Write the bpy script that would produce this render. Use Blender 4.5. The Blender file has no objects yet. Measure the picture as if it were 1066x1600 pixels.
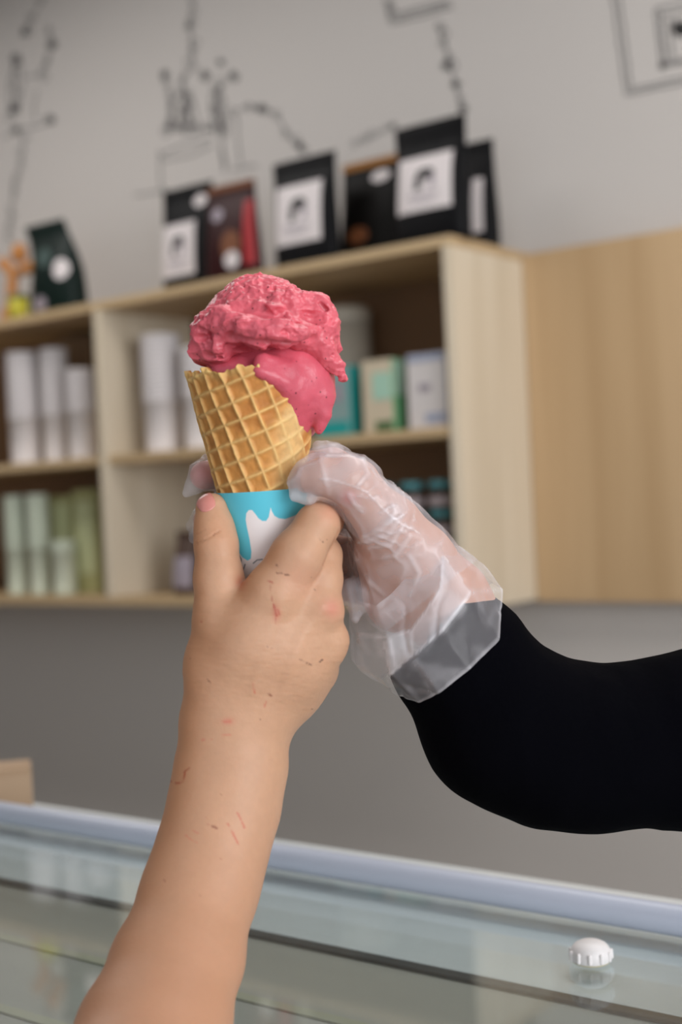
import bpy, math, random
import numpy as np
from mathutils import Matrix, Vector
from mathutils.bvhtree import BVHTree

random.seed(4)
rng = np.random.default_rng(7)
SC = bpy.context.scene
COL = SC.collection

# ------------------------------------------------------------------ camera
FPX = 2100.0                                   # focal length in pixels of the 1066 x 1600 frame
YAW = math.atan(FPX / 2737.0)                  # the wall is seen obliquely
ROLL = 0.046
CAM = np.array([0.0, 0.0, 1.45])
_F0 = np.array([-math.sin(YAW), math.cos(YAW), 0.0])
_R0 = np.array([math.cos(YAW), math.sin(YAW), 0.0])
_U0 = np.array([0.0, 0.0, 1.0])
_p = -8 / FPX
CF = _F0 * math.cos(_p) + _U0 * math.sin(_p)
_U1 = _U0 * math.cos(_p) - _F0 * math.sin(_p)
CR = _R0 * math.cos(ROLL) - _U1 * math.sin(ROLL)
CU = _U1 * math.cos(ROLL) + _R0 * math.sin(ROLL)
camd = bpy.data.cameras.new('camera')
camd.sensor_fit = 'VERTICAL'
camd.sensor_height = 36.0
camd.lens = FPX / 1600.0 * 36.0
camd.clip_start = 0.02
camd.dof.use_dof = True
camd.dof.focus_distance = 0.67
camd.dof.aperture_fstop = 5.6
cam = bpy.data.objects.new('camera', camd)
COL.objects.link(cam)
cam.matrix_world = Matrix(((CR[0], CU[0], -CF[0], CAM[0]), (CR[1], CU[1], -CF[1], CAM[1]),
                           (CR[2], CU[2], -CF[2], CAM[2]), (0, 0, 0, 1)))
SC.camera = cam

# ------------------------------------------------------------------ light
SC.view_settings.view_transform = 'Standard'
SC.view_settings.look = 'None'
SC.view_settings.gamma = 1.0
SC.view_settings.use_curve_mapping = False
SC.view_settings.exposure = 0.04
wd = bpy.data.worlds.new('sky'); SC.world = wd
wd.use_nodes = True
wd.node_tree.nodes['Background'].inputs[0].default_value = (0.86, 0.93, 1.0, 1)
wd.node_tree.nodes['Background'].inputs[1].default_value = .7


def area(name, loc, target, sx, sy, power, colr):
    l = bpy.data.lights.new(name, 'AREA'); l.shape = 'RECTANGLE'; l.size = sx; l.size_y = sy
    l.energy = power; l.color = colr
    o = bpy.data.objects.new(name, l); COL.objects.link(o)
    o.location = loc
    d = Vector(target) - Vector(loc)
    o.rotation_euler = d.to_track_quat('-Z', 'Y').to_euler()
    return o


# daylight from the big window in the right wall, the glazed front behind the camera, two ceiling panels
area('side_window_daylight', (3.3, -0.3, 1.9), (-1.0, 0.9, 1.35), 3.0, 1.8, 118, (0.98, 0.985, 1.0))
area('shopfront_daylight', (-0.6, -2.9, 1.8), (-0.6, 0.6, 1.5), 3.0, 2.0, 6, (0.9, 0.95, 1.0))
area('ceiling_panel_light', (-0.3, 1.45, 2.97), (-0.3, 1.45, 0), 1.6, 0.6, 16, (1.0, 0.965, 0.94))
area('ceiling_panel_light', (-2.7, 1.45, 2.97), (-2.7, 1.45, 0), 1.6, 0.6, 17, (1.0, 0.965, 0.94))


# ------------------------------------------------------------------ projection helpers
def P(x, y, d):
    return CAM + d * ((x - 533) / FPX * CR - (y - 800) / FPX * CU + CF)


def hit_y(x, y, Y):
    r = P(x, y, 1) - CAM
    return CAM + r * (Y - CAM[1]) / r[1]


def hit_x(x, y, X):
    r = P(x, y, 1) - CAM
    return CAM + r * (X - CAM[0]) / r[0]


def hit_z(x, y, Z):
    r = P(x, y, 1) - CAM
    return CAM + r * (Z - CAM[2]) / r[2]


HD = 0.65                                       # distance of the hands
K = HD / FPX                                    # metres per pixel there


def Q(x, y, z=0.0):
    """pixel + height towards the camera (in pixels) -> hand space (right, down, near), one unit = K metres"""
    s = 1 - z / FPX
    return np.array([(x - 533) * s, (y - 800) * s, z])


def hand_to_world(v):
    v = np.asarray(v, float)
    return CAM + K * (v[:, 0:1] * CR - v[:, 1:2] * CU + (FPX - v[:, 2:3]) * CF)


def hand_to_px(v):
    s = 1 - v[:, 2] / FPX
    return 533 + v[:, 0] / s, 800 + v[:, 1] / s


# ------------------------------------------------------------------ materials
def lin(c):
    c = np.asarray(c, float) / 255.0
    return np.where(c <= 0.04045, c / 12.92, ((c + 0.055) / 1.055) ** 2.4)


def rgb(r, g, b):
    return tuple(lin((r, g, b))) + (1.0,)


MATS = {}


def mat(name, col=(0.8, 0.8, 0.8, 1), rough=0.6, spec=0.5, metal=0.0, sss=0.0, sssr=(1, .35, .2), sssscale=0.003,
        noise=None, bump=None, attr=None, alpha=None, trans=0.0, coat=0.0, sheen=0.0):
    if name in MATS:
        return MATS[name]
    m = bpy.data.materials.new(name); m.use_nodes = True
    nt = m.node_tree; b = nt.nodes['Principled BSDF']
    b.inputs['Base Color'].default_value = col
    b.inputs['Roughness'].default_value = rough
    b.inputs['Specular IOR Level'].default_value = spec
    b.inputs['Metallic'].default_value = metal
    b.inputs['Coat Weight'].default_value = coat
    b.inputs['Sheen Weight'].default_value = sheen
    b.inputs['Transmission Weight'].default_value = trans
    if sss:
        b.inputs['Subsurface Weight'].default_value = sss
        b.inputs['Subsurface Radius'].default_value = sssr
        b.inputs['Subsurface Scale'].default_value = sssscale
    if alpha is not None:
        b.inputs['Alpha'].default_value = alpha
    tc = nt.nodes.new('ShaderNodeTexCoord')
    src = None
    if attr:
        a = nt.nodes.new('ShaderNodeVertexColor'); a.layer_name = attr
        src = a.outputs['Color']
    if noise:                       # (scale, strength, stretch)
        sc_, st_, stretch = noise
        mp = nt.nodes.new('ShaderNodeMapping'); mp.inputs['Scale'].default_value = stretch
        nt.links.new(tc.outputs['Object'], mp.inputs[0])
        n = nt.nodes.new('ShaderNodeTexNoise'); n.inputs['Scale'].default_value = sc_; n.inputs['Detail'].default_value = 5
        nt.links.new(mp.outputs[0], n.inputs['Vector'])
        r = nt.nodes.new('ShaderNodeMapRange'); r.inputs['To Min'].default_value = 1 - st_; r.inputs['To Max'].default_value = 1 + st_
        nt.links.new(n.outputs['Fac'], r.inputs['Value'])
        mx = nt.nodes.new('ShaderNodeMix'); mx.data_type = 'RGBA'; mx.blend_type = 'MULTIPLY'; mx.inputs['Factor'].default_value = 1
        if src is not None:
            nt.links.new(src, mx.inputs['A'])
        else:
            mx.inputs['A'].default_value = col
        nt.links.new(r.outputs[0], mx.inputs['B'])
        src = mx.outputs['Result']
    if src is not None:
        nt.links.new(src, b.inputs['Base Color'])
    if bump:                        # (scale, strength, distance)
        n = nt.nodes.new('ShaderNodeTexNoise'); n.inputs['Scale'].default_value = bump[0]; n.inputs['Detail'].default_value = 4
        nt.links.new(tc.outputs['Object'], n.inputs['Vector'])
        bp = nt.nodes.new('ShaderNodeBump'); bp.inputs['Strength'].default_value = bump[1]; bp.inputs['Distance'].default_value = bump[2]
        nt.links.new(n.outputs['Fac'], bp.inputs['Height'])
        nt.links.new(bp.outputs[0], b.inputs['Normal'])
    MATS[name] = m
    return m


def wood(name, base, dark, scale=9.0, axis='X'):
    """pale laminate with long grain along one axis"""
    if name in MATS:
        return MATS[name]
    m = bpy.data.materials.new(name); m.use_nodes = True
    nt = m.node_tree; b = nt.nodes['Principled BSDF']
    tc = nt.nodes.new('ShaderNodeTexCoord'); mp = nt.nodes.new('ShaderNodeMapping')
    mp.inputs['Scale'].default_value = {'X': (.06, 1, 1), 'Z': (1, 1, .05), 'Y': (1, .06, 1)}[axis]
    nt.links.new(tc.outputs['Object'], mp.inputs[0])
    n = nt.nodes.new('ShaderNodeTexNoise'); n.inputs['Scale'].default_value = scale; n.inputs['Detail'].default_value = 6
    n.inputs['Distortion'].default_value = 0.6
    nt.links.new(mp.outputs[0], n.inputs['Vector'])
    r = nt.nodes.new('ShaderNodeValToRGB')
    r.color_ramp.elements[0].color = dark; r.color_ramp.elements[0].position = .3
    r.color_ramp.elements[1].color = base; r.color_ramp.elements[1].position = .7
    nt.links.new(n.outputs['Fac'], r.inputs[0]); nt.links.new(r.outputs[0], b.inputs['Base Color'])
    b.inputs['Roughness'].default_value = .5
    MATS[name] = m
    return m


# ------------------------------------------------------------------ mesh helpers
def link(name, me, m=None, parent=None, smooth=False):
    o = bpy.data.objects.new(name, me); COL.objects.link(o)
    if m is not None and not me.materials:
        me.materials.append(m)
    if smooth:
        me.polygons.foreach_set('use_smooth', np.ones(len(me.polygons), bool))
    if parent is not None:
        o.parent = parent
        o.matrix_parent_inverse = Matrix.Translation(-Vector(parent.location)) if parent.type == 'EMPTY' else parent.matrix_basis.inverted()
    return o


def pydata(name, v, f):
    me = bpy.data.meshes.new(name)
    me.from_pydata([tuple(float(c) for c in p) for p in v], [], [tuple(int(i) for i in q) for q in f])
    me.update()
    return me


def fastmesh(name, v, quads):
    """big quad meshes from arrays"""
    me = bpy.data.meshes.new(name)
    v = np.ascontiguousarray(v, np.float32); q = np.ascontiguousarray(quads, np.int32)
    me.vertices.add(len(v)); me.vertices.foreach_set('co', v.ravel())
    me.loops.add(q.size); me.loops.foreach_set('vertex_index', q.ravel())
    me.polygons.add(len(q))
    me.polygons.foreach_set('loop_start', np.arange(0, q.size, 4, dtype=np.int32))
    me.update(calc_edges=True); me.validate()
    return me


def setcol(me, name, cols):
    a = me.color_attributes.new(name, 'FLOAT_COLOR', 'POINT')
    c = np.ones((len(me.vertices), 4), np.float32); c[:, :3] = cols
    a.data.foreach_set('color', c.ravel())


def tag(o, label=None, cat=None, group=None, kind=None):
    if label: o['label'] = label
    if cat: o['category'] = cat
    if group: o['group'] = group
    if kind: o['kind'] = kind
    return o


def empty(name, loc, label=None, cat=None, group=None):
    o = bpy.data.objects.new(name, None); COL.objects.link(o)
    o.location = loc; o.empty_display_size = .02
    return tag(o, label, cat, group)


def box_mesh(x0, x1, y0, y1, z0, z1, bev=0.0):
    """box with chamfered edges"""
    import bmesh
    bm = bmesh.new()
    bmesh.ops.create_cube(bm, size=1)
    for v in bm.verts:
        v.co = ((x0 + x1) / 2 + v.co.x * (x1 - x0), (y0 + y1) / 2 + v.co.y * (y1 - y0), (z0 + z1) / 2 + v.co.z * (z1 - z0))
    if bev:
        bmesh.ops.bevel(bm, geom=bm.edges[:], offset=bev, segments=2, affect='EDGES', profile=.6)
    me = bpy.data.meshes.new('box'); bm.to_mesh(me); bm.free()
    return me


def box(name, x0, x1, y0, y1, z0, z1, m, parent=None, bev=0.0):
    return link(name, box_mesh(x0, x1, y0, y1, z0, z1, bev), m, parent)


def lathe(prof, n=32, close=False):
    """profile [(r, z)] -> verts, faces"""
    v = []; f = []
    for r, z in prof:
        for i in range(n):
            a = 2 * math.pi * i / n
            v.append((r * math.cos(a), r * math.sin(a), z))
    for j in range(len(prof) - 1):
        for i in range(n):
            k = (i + 1) % n
            f.append((j * n + i, j * n + k, (j + 1) * n + k, (j + 1) * n + i))
    return v, f


def lathe_mesh(prof, n=32):
    v, f = lathe(prof, n)
    return pydata('lathe', v, f)


# ------------------------------------------------------------------ value noise (numpy)
_perm = rng.random(4096).astype(np.float32)


def vnoise(p):
    p = np.asarray(p, np.float32)
    i = np.floor(p).astype(np.int64); fr = p - i
    w = fr * fr * (3 - 2 * fr)
    out = 0
    for dx in (0, 1):
        for dy in (0, 1):
            for dz in (0, 1):
                h = ((i[..., 0] + dx) * 73856093 ^ (i[..., 1] + dy) * 19349663 ^ (i[..., 2] + dz) * 83492791) & 4095
                ww = (w[..., 0] if dx else 1 - w[..., 0]) * (w[..., 1] if dy else 1 - w[..., 1]) * (w[..., 2] if dz else 1 - w[..., 2])
                out = out + _perm[h] * ww
    return out * 2 - 1


def fbm(p, scale, octaves=4, gain=.5):
    p = np.asarray(p, np.float32) / scale
    s = 0; a = 1.0
    for o in range(octaves):
        s = s + a * vnoise(p + o * 17.3); p = p * 2.03; a *= gain
    return s


# ------------------------------------------------------------------ distance-field modelling
def cap(a, b, ra, rb, k=12.0):
    """tapered limb segment; a, b = (px x, px y, near); radii in pixels as seen"""
    return (Q(*a), Q(*b), ra * (1 - a[2] / FPX), rb * (1 - b[2] / FPX), k)


def chain(pts, k=12.0):
    """[(x, y, z, r), ...] -> list of segments"""
    return [cap(p[:3], q[:3], p[3], q[3], k) for p, q in zip(pts[:-1], pts[1:])]


def seg_d(pts, s):
    a, b, ra, rb, _ = s
    ab = b - a; L = float(ab @ ab) + 1e-9
    d = pts - a.astype(np.float32)
    t = np.clip((d @ ab.astype(np.float32)) / L, 0, 1)
    c = d - t[..., None] * ab.astype(np.float32)
    return np.sqrt((c * c).sum(-1)) - (ra + (rb - ra) * t)


def smin(a, b, k):
    h = np.maximum(k - np.abs(a - b), 0) / k
    return np.minimum(a, b) - h * h * k * .25


def field_at(pts, segs, extra=None):
    f = np.full(pts.shape[:-1], 1000.0, np.float32)
    for s in segs:
        f = smin(f, seg_d(pts, s), s[4])
    if extra is not None:
        f = extra(pts, f)
    return f


def polygonise(segs, h, extra=None, pad=14, project=2, amp=16.0):
    """surface of the smooth union of limb segments (sparse surface nets); extra adds relief"""
    B = 8
    lo = np.min([np.minimum(s[0] - s[2], s[1] - s[3]) for s in segs], 0) - pad
    hi = np.max([np.maximum(s[0] + s[2], s[1] + s[3]) for s in segs], 0) + pad
    nb = np.ceil((hi - lo) / (h * B)).astype(int)
    bi = np.stack(np.meshgrid(*[np.arange(k) for k in nb], indexing='ij'), -1).reshape(-1, 3)
    ctr = (lo + (bi + .5) * B * h).astype(np.float32)
    RB = B * h * .87
    dc = np.full(len(ctr), 1e4, np.float32)
    kmax = max(s[4] for s in segs)
    for s in segs:
        dc = np.minimum(dc, seg_d(ctr, s))
    on = (dc < RB + kmax * .8 + (amp if extra else 2)) & (dc > -RB - (amp if extra else 2) - 2)
    bi, ctr = bi[on], ctr[on]
    loc = np.stack(np.meshgrid(*[np.arange(B + 1)] * 3, indexing='ij'), -1)
    gi = bi[:, None, None, None, :] * B + loc[None]
    pts = (lo + gi * h).astype(np.float32)
    f = np.full(pts.shape[:-1], 1000.0, np.float32)
    for s in segs:
        sel = np.nonzero(seg_d(ctr, s) < RB + 2.5 * s[4] + 12)[0]
        if len(sel):
            f[sel] = smin(f[sel], seg_d(pts[sel], s), s[4])
    if extra is not None:
        mk = np.abs(f) < amp
        f[mk] = extra(pts[mk], f[mk])
    ins = f < 0
    cnt = np.zeros((len(bi), B, B, B), np.int8)
    for d in np.ndindex(2, 2, 2):
        cnt += ins[:, d[0]:d[0] + B, d[1]:d[1] + B, d[2]:d[2] + B]
    act = np.argwhere((cnt > 0) & (cnt < 8))
    ny, nz = (nb[1] * B + 2), (nb[2] * B + 2)
    gid = lambda c: (c[:, 0].astype(np.int64) * ny + c[:, 1]) * nz + c[:, 2]
    cell = bi[act[:, 0]] * B + act[:, 1:]
    acc = np.zeros((len(act), 3)); num = np.zeros(len(act))
    for a in np.ndindex(2, 2, 2):
        for i in range(3):
            if a[i] == 0:
                b = list(a); b[i] = 1
                fa = f[act[:, 0], act[:, 1] + a[0], act[:, 2] + a[1], act[:, 3] + a[2]]
                fb = f[act[:, 0], act[:, 1] + b[0], act[:, 2] + b[1], act[:, 3] + b[2]]
                x = (fa < 0) != (fb < 0)
                t = np.where(x, fa / np.where(x, fa - fb, 1), 0)
                pt = cell + np.array(a, float); pt[:, i] += t
                acc[x] += pt[x]; num[x] += 1
    v = lo + h * acc / np.maximum(num, 1)[:, None]
    ids = gid(cell); order = np.argsort(ids); sid = ids[order]
    quads = []
    for i in range(3):
        j, k = (i + 1) % 3, (i + 2) % 3
        hi_ = [slice(0, B)] * 3; h2 = list(hi_); h2[i] = slice(1, B + 1)
        A = ins[(slice(None),) + tuple(hi_)]; C_ = ins[(slice(None),) + tuple(h2)]
        e = np.argwhere(A != C_)
        up = A[tuple(e.T)]
        p = bi[e[:, 0]] * B + e[:, 1:]
        c = []
        for dj, dk in ((-1, -1), (0, -1), (0, 0), (-1, 0)):
            q = p.copy(); q[:, j] += dj; q[:, k] += dk
            g_ = gid(q)
            w = np.clip(np.searchsorted(sid, g_), 0, len(sid) - 1)
            c.append(np.where(sid[w] == g_, order[w], -1))
        c = np.stack(c, 1)
        c[~up] = c[~up][:, ::-1]
        quads.append(c)
    quads = np.concatenate(quads)
    quads = quads[(quads >= 0).all(1)]
    n_ = vnormals(v, quads)
    for _ in range(project):
        p32 = v.astype(np.float32)
        d = field_at(p32, segs, extra)
        v = v - np.clip(d, -h, h)[:, None] * n_ * .8
    return v, quads


def vnormals(v, q):
    fn = np.cross(v[q[:, 2]] - v[q[:, 0]], v[q[:, 3]] - v[q[:, 1]])
    n = np.zeros_like(v)
    for k in range(3):
        for i in range(4):
            n[:, k] += np.bincount(q[:, i], fn[:, k], len(v))
    return n / np.maximum(np.linalg.norm(n, axis=1, keepdims=True), 1e-9)


def relax(v, q, it=2, lam=.5):
    """Laplacian smoothing"""
    e = np.concatenate([q[:, [0, 1]], q[:, [1, 2]], q[:, [2, 3]], q[:, [3, 0]]])
    e = np.concatenate([e, e[:, ::-1]])
    for _ in range(it):
        c = np.bincount(e[:, 0], minlength=len(v))
        s = np.stack([np.bincount(e[:, 0], v[e[:, 1], k], len(v)) for k in range(3)], 1)
        v = v + lam * (s / np.maximum(c, 1)[:, None] - v)
    return v


def seg_paint(x, y, pts):
    """distance in pixels from each vertex to a polyline"""
    d = np.full(len(x), 1e9)
    for (ax, ay), (bx, by) in zip(pts[:-1], pts[1:]):
        ux, uy = bx - ax, by - ay; L = ux * ux + uy * uy + 1e-9
        t = np.clip(((x - ax) * ux + (y - ay) * uy) / L, 0, 1)
        d = np.minimum(d, np.hypot(x - ax - t * ux, y - ay - t * uy))
    return d


# ================================================================== the room
YW = 2.54                                        # back wall
YS = 2.2074                                      # shelf front
m_wall = mat('wall_paint', rgb(196, 191, 187), .85, .2, noise=(1.3, .03, (1, 1, 1)))
m_wall2 = mat('side_wall_paint', rgb(172, 168, 164), .85, .2)
m_ceil = mat('ceiling_paint', rgb(205, 203, 200), .9, .2)
m_floor = mat('floor_tile', rgb(168, 162, 155), .5, .3, noise=(3, .08, (1, 1, 1)))
RX0, RX1, RY0 = -5.2, 3.4, -3.0
tag(box('wall_back', RX0, RX1, YW, YW + .12, 0, 3.0, m_wall), kind='structure')
tag(box('wall_left', RX0 - .12, RX0, RY0, YW + .12, 0, 3.0, m_wall2), kind='structure')
wr = tag(box('wall_right', RX1, RX1 + .12, RY0, YW + .12, 0, .8, m_wall2), kind='structure')
box('upper_panel', RX1, RX1 + .12, RY0, YW + .12, 2.95, 3.0, m_wall2, wr)
box('side_panel', RX1, RX1 + .12, 1.5, YW + .12, .8, 2.95, m_wall2, wr)
box('side_panel', RX1, RX1 + .12, RY0, -2.1, .8, 2.95, m_wall2, wr)
tag(box('floor', RX0 - .12, RX1 + .12, RY0 - .12, YW + .12, -.1, 0, m_floor), kind='structure')
tag(box('ceiling', RX0 - .12, RX1 + .12, RY0 - .12, YW + .12, 3.0, 3.1, m_ceil), kind='structure')
wf = box('wall_front', RX0, RX1, RY0 - .12, RY0, 0, .5, m_wall2)
tag(wf, kind='structure')
for nm, a in (('upper_panel', (RX0, RX1, RY0 - .12, RY0, 2.9, 3.0)), ('side_panel', (RX0, -2.0, RY0 - .12, RY0, .5, 2.9))):
    box(nm, *a, m_wall2, wf)
m_frame = mat('window_frame_grey', rgb(70, 72, 76), .5)
win = box('window_1', -2.0, RX1, RY0 - .08, RY0 - .02, .5, .56, m_frame)
tag(win, kind='structure')
for i in range(4):
    xx = -2.0 + i * (RX1 + 2.0 - .06) / 3
    box('mullion', xx, xx + .06, RY0 - .08, RY0 - .02, .56, 2.9, m_frame, win)

win2 = box('window_2', RX1 + .02, RX1 + .08, -2.1, 1.5, .8, .86, m_frame)
tag(win2, kind='structure')
for i in range(4):
    yy = -2.1 + i * 3.54 / 3
    box('mullion', RX1 + .02, RX1 + .08, yy, yy + .06, .86, 2.95, m_frame, win2)

# ================================================================== wall shelf and cabinet
m_lam_shade = wood('shelf_laminate_shaded', rgb(196, 170, 132), rgb(178, 150, 112), 14, 'X')  # boards darker, uprights lighter: light from the right put into the laminate tones
m_lam_lit = wood('shelf_laminate_upright_lit', rgb(220, 207, 186), rgb(202, 187, 163), 16, 'Z')
m_back = mat('shelf_back_board', rgb(128, 96, 68), .7, noise=(4, .06, (1, 1, 1)))
m_oak = wood('cabinet_oak', rgb(202, 172, 134), rgb(178, 147, 108), 10, 'Z')
XR = -1.3975
XL = -3.6
ZT, ZM, ZB = 1.967, 1.598, 1.240
T = .02
sh = empty('wall_shelf', (XR - 1.1, YS + .15, ZB), 'pale wood open wall shelf holding paper cups, boxes and jars', 'shelf')
box('top_board', XL, XR, YS, YW, ZT - T, ZT, m_lam_shade, sh, .0012)
box('bottom_board', XL, XR - T, YS, YW, ZB, ZB + T, m_lam_shade, sh, .0012)
box('side_panel', XR - T, XR, YS, YW, ZB - .003, ZT - T, m_lam_lit, sh, .0012)
box('side_panel', XL, XL + T, YS, YW, ZB, ZT - T, m_lam_lit, sh, .0012)
XD = -2.415
box('divider', XD, XD + .024, YS, YW - .014, ZB + T, ZT - T, m_lam_lit, sh, .0012)
box('middle_shelf', XL + T, XD, YS + .006, YW - .014, ZM - T, ZM, m_lam_shade, sh, .0012)
box('middle_shelf', XD + .024, XR - T, YS + .006, YW - .014, ZM - T, ZM, m_lam_shade, sh, .0012)
box('back_panel', XL + T, XR - T, YW - .014, YW - .002, ZB + T, ZT - T, m_back, sh)
YC = 2.481
cb = empty('wall_cabinet', (XR + .6, YC, 1.233), 'oak wood wall cabinet with flat door right of the open shelf', 'cabinet')
box('cabinet_body', XR + .002, .62, YC + .018, YW, 1.236, 1.957, m_oak, cb)
box('door', XR + .002, -.292, YC, YC + .018, 1.233, 1.960, m_oak, cb, .0015)
box('door', -.288, .62, YC, YC + .018, 1.233, 1.960, m_oak, cb, .0015)

# ================================================================== bags of coffee on the shelf top
m_black = mat('black_pouch_foil', rgb(6, 6, 9), .5, .14, bump=(22, .25, .01))
m_dark = mat('dark_pouch_foil', rgb(8, 6, 5), .5, .14, bump=(22, .25, .01))
m_maroon = mat('maroon_pouch_foil', rgb(44, 8, 10), .45, .2, bump=(22, .25, .01))
m_green = mat('green_pouch_foil', rgb(5, 24, 20), .45, .2, bump=(22, .25, .01))
m_label = mat('paper_label', rgb(214, 206, 206), .6)
m_ink = mat('black_ink', rgb(40, 38, 38), .7)
m_gold = mat('gold_band', rgb(150, 100, 40), .45, metal=.3)
m_red = mat('red_print', rgb(150, 22, 30), .5)
m_grey = mat('grey_print', rgb(150, 140, 150), .6)
m_brown = mat('brown_print', rgb(110, 62, 30), .6)


def pouch(name, X0, X1, Yf, d, h, m, label, tilt=0.0, rz=0.0, topw=1.0, seal=.12, bulge=1.0, z0=ZT, lean=0.0, group='coffee bags on top of the shelf'):
    """stand-up pouch: deep rounded bottom, flat sealed top; local x across, y depth, z up"""
    w = X1 - X0
    cx, cy = (X0 + X1) / 2, Yf + d / 2
    root = empty(name, (cx, cy, z0), label, 'bag', group)
    NV, NU = 22, 28

    def depth(t):
        if t > 1 - seal: return .004
        s = t / (1 - seal)
        return max(.004, d * bulge * (1 - s ** 2.6) ** .8 * (1 - .1 * (1 - min(1, s * 6)) ** 2))

    def width(t):
        return w * (1 + (topw - 1) * t) * (1 - .035 * math.exp(-((t - .6) / .22) ** 2))

    def xo(t):
        return lean * max(0, t - .45) ** 1.5

    v = []; f = []
    for j in range(NV + 1):
        t = j / NV
        for i in range(NU):
            a = 2 * math.pi * i / NU
            c, s = math.cos(a), math.sin(a)
            e = .55
            x = width(t) / 2 * math.copysign(abs(c) ** e, c)
            y = depth(t) / 2 * math.copysign(abs(s) ** .8, s)
            v.append((x + xo(t), y + tilt * t * t, h * t + .0004))
    for j in range(NV):
        for i in range(NU):
            k = (i + 1) % NU
            f.append((j * NU + i, j * NU + k, (j + 1) * NU + k, (j + 1) * NU + i))
    f.append(tuple(range(NU))[::-1]); f.append(tuple(NV * NU + i for i in range(NU)))
    me = pydata('pouch', v, f)
    o = link('pouch', me, m, None, True); o.parent = root
    root.rotation_euler.z = rz

    def patch(pn, u0, u1, t0, t1, pm, off=.0012, par=o, shape=None):
        """printed label that follows the front face"""
        pv = []; pf = []
        n = 10
        for j in range(n + 1):
            t = t0 + (t1 - t0) * j / n
            for i in range(n + 1):
                u = u0 + (u1 - u0) * i / n
                if shape == 'round':
                    a, b = 2 * i / n - 1, 2 * j / n - 1
                    a2, b2 = a * math.sqrt(1 - b * b / 2), b * math.sqrt(1 - a * a / 2)
                    u = (u0 + u1) / 2 + (u1 - u0) / 2 * a2; t_ = (t0 + t1) / 2 + (t1 - t0) / 2 * b2
                else:
                    t_ = t
                wx = width(t_) / 2
                q = min(.999, abs(u)) ** (1 / .55)
                y = -depth(t_) / 2 * math.sqrt(max(0, 1 - q * q)) ** .8 - off
                pv.append((wx * u + xo(t_), y + tilt * t_ * t_, h * t_ + .0004))
        for j in range(n):
            for i in range(n):
                a = j * (n + 1) + i
                pf.append((a, a + 1, a + n + 2, a + n + 1))
        po = link(pn, pydata(pn, pv, pf), pm, None, True)
        po.parent = par
        return po
    return root, patch


def bag_px(name, x0, x1, ytop, Yf, d, m, label, **kw):
    ym = ytop + 60
    X0 = hit_y(x0 - 3, ym, Yf + d * .35)[0]; X1 = hit_y(x1 + 3, ym, Yf + d * .55)[0]
    z = hit_y((x0 + x1) / 2, ytop, Yf + d * .5)[2]
    return pouch(name, X0, X1, Yf, d, z - ZT, m, label, **kw)


def emblem(patch, lab, u0, u1, t0, t1):
    """dark arch over two bars, printed on the label"""
    du, dt = u1 - u0, t1 - t0
    patch('printed_emblem', u0 + .36 * du, u0 + .70 * du, t0 + .56 * dt, t0 + .76 * dt, m_ink, .0022, lab, 'round')
    patch('printed_emblem', u0 + .34 * du, u0 + .46 * du, t0 + .38 * dt, t0 + .62 * dt, m_ink, .0022, lab)
    patch('printed_emblem', u0 + .62 * du, u0 + .70 * du, t0 + .40 * dt, t0 + .62 * dt, m_grey, .0022, lab)
    patch('printed_line', u0 + .22 * du, u0 + .78 * du, t0 + .26 * dt, t0 + .29 * dt, m_grey, .0022, lab)
    patch('printed_line', u0 + .3 * du, u0 + .7 * du, t0 + .17 * dt, t0 + .20 * dt, m_grey, .0022, lab)


r_, p_ = bag_px('coffee_bag', 254, 336, 291, 2.30, .055, m_black, 'black coffee bag with white label and small oval sticker, behind the maroon bag', topw=.95)
l_ = p_('label', -.9, .45, .17, .66, m_label); emblem(p_, l_, -.9, .45, .17, .66)
p_('sticker', .3, .8, .78, .9, m_label, shape='round')
r_, p_ = bag_px('coffee_bag', 322, 404, 287, 2.235, .055, m_maroon, 'maroon coffee bag with red side panel and brown folded top', topw=.9)
p_('folded_band', -.98, .98, .93, 1.0, m_brown, .003)
p_('printed_mark', -.7, -.2, .62, .76, m_grey, shape='round')
p_('printed_panel', -.2, .55, .2, .5, m_brown, shape='round')
p_('printed_mark', -.05, .5, .1, .28, m_label, .002, shape='round')
p_('printed_panel', .66, .97, .12, .78, m_red)
r_, p_ = bag_px('coffee_bag', 430, 524, 246, 2.25, .05, m_black, 'black coffee bag with square white label, left of the dark bag with gold fold', topw=1.04)
l_ = p_('label', -.86, .66, .22, .76, m_label); emblem(p_, l_, -.86, .66, .22, .76)
r_, p_ = bag_px('coffee_bag', 530, 640, 249, 2.33, .06, m_dark, 'dark brown coffee bag with gold folded top, between two black label bags', topw=.86)
p_('folded_band', -.98, .98, .93, 1.0, m_gold, .003)
p_('sticker', .0, .6, .76, .88, m_label, shape='round')
p_('printed_mark', -.6, .0, .2, .36, m_brown, shape='round')
r_, p_ = bag_px('coffee_bag', 619, 728, 190, 2.235, .06, m_black, 'tallest black coffee bag with large white label at the shelf end', topw=1.02, seal=.2)
l_ = p_('label', -.86, .72, .26, .72, m_label); emblem(p_, l_, -.86, .72, .26, .72)
r_, p_ = bag_px('coffee_bag', 716, 772, 222, 2.37, .06, m_black, 'black coffee bag with narrow white strip label, behind the tallest bag', topw=1.0, seal=.14)
p_('label', .05, .62, .14, .64, m_label)
r_, p_ = bag_px('coffee_bag', 50, 126, 344, 2.25, .085, m_green, 'dark green coffee bag with white round sticker near the divider', topw=.84, seal=.16, lean=-.11)
p_('sticker', .3, .9, .34, .56, m_label, shape='round')
p_('printed_mark', -.55, .0, .05, .2, m_grey, shape='round')
p_('printed_mark', -.5, .2, .5, .72, mat('dull_green_print', rgb(52, 72, 68), .6), shape='round')

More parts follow.
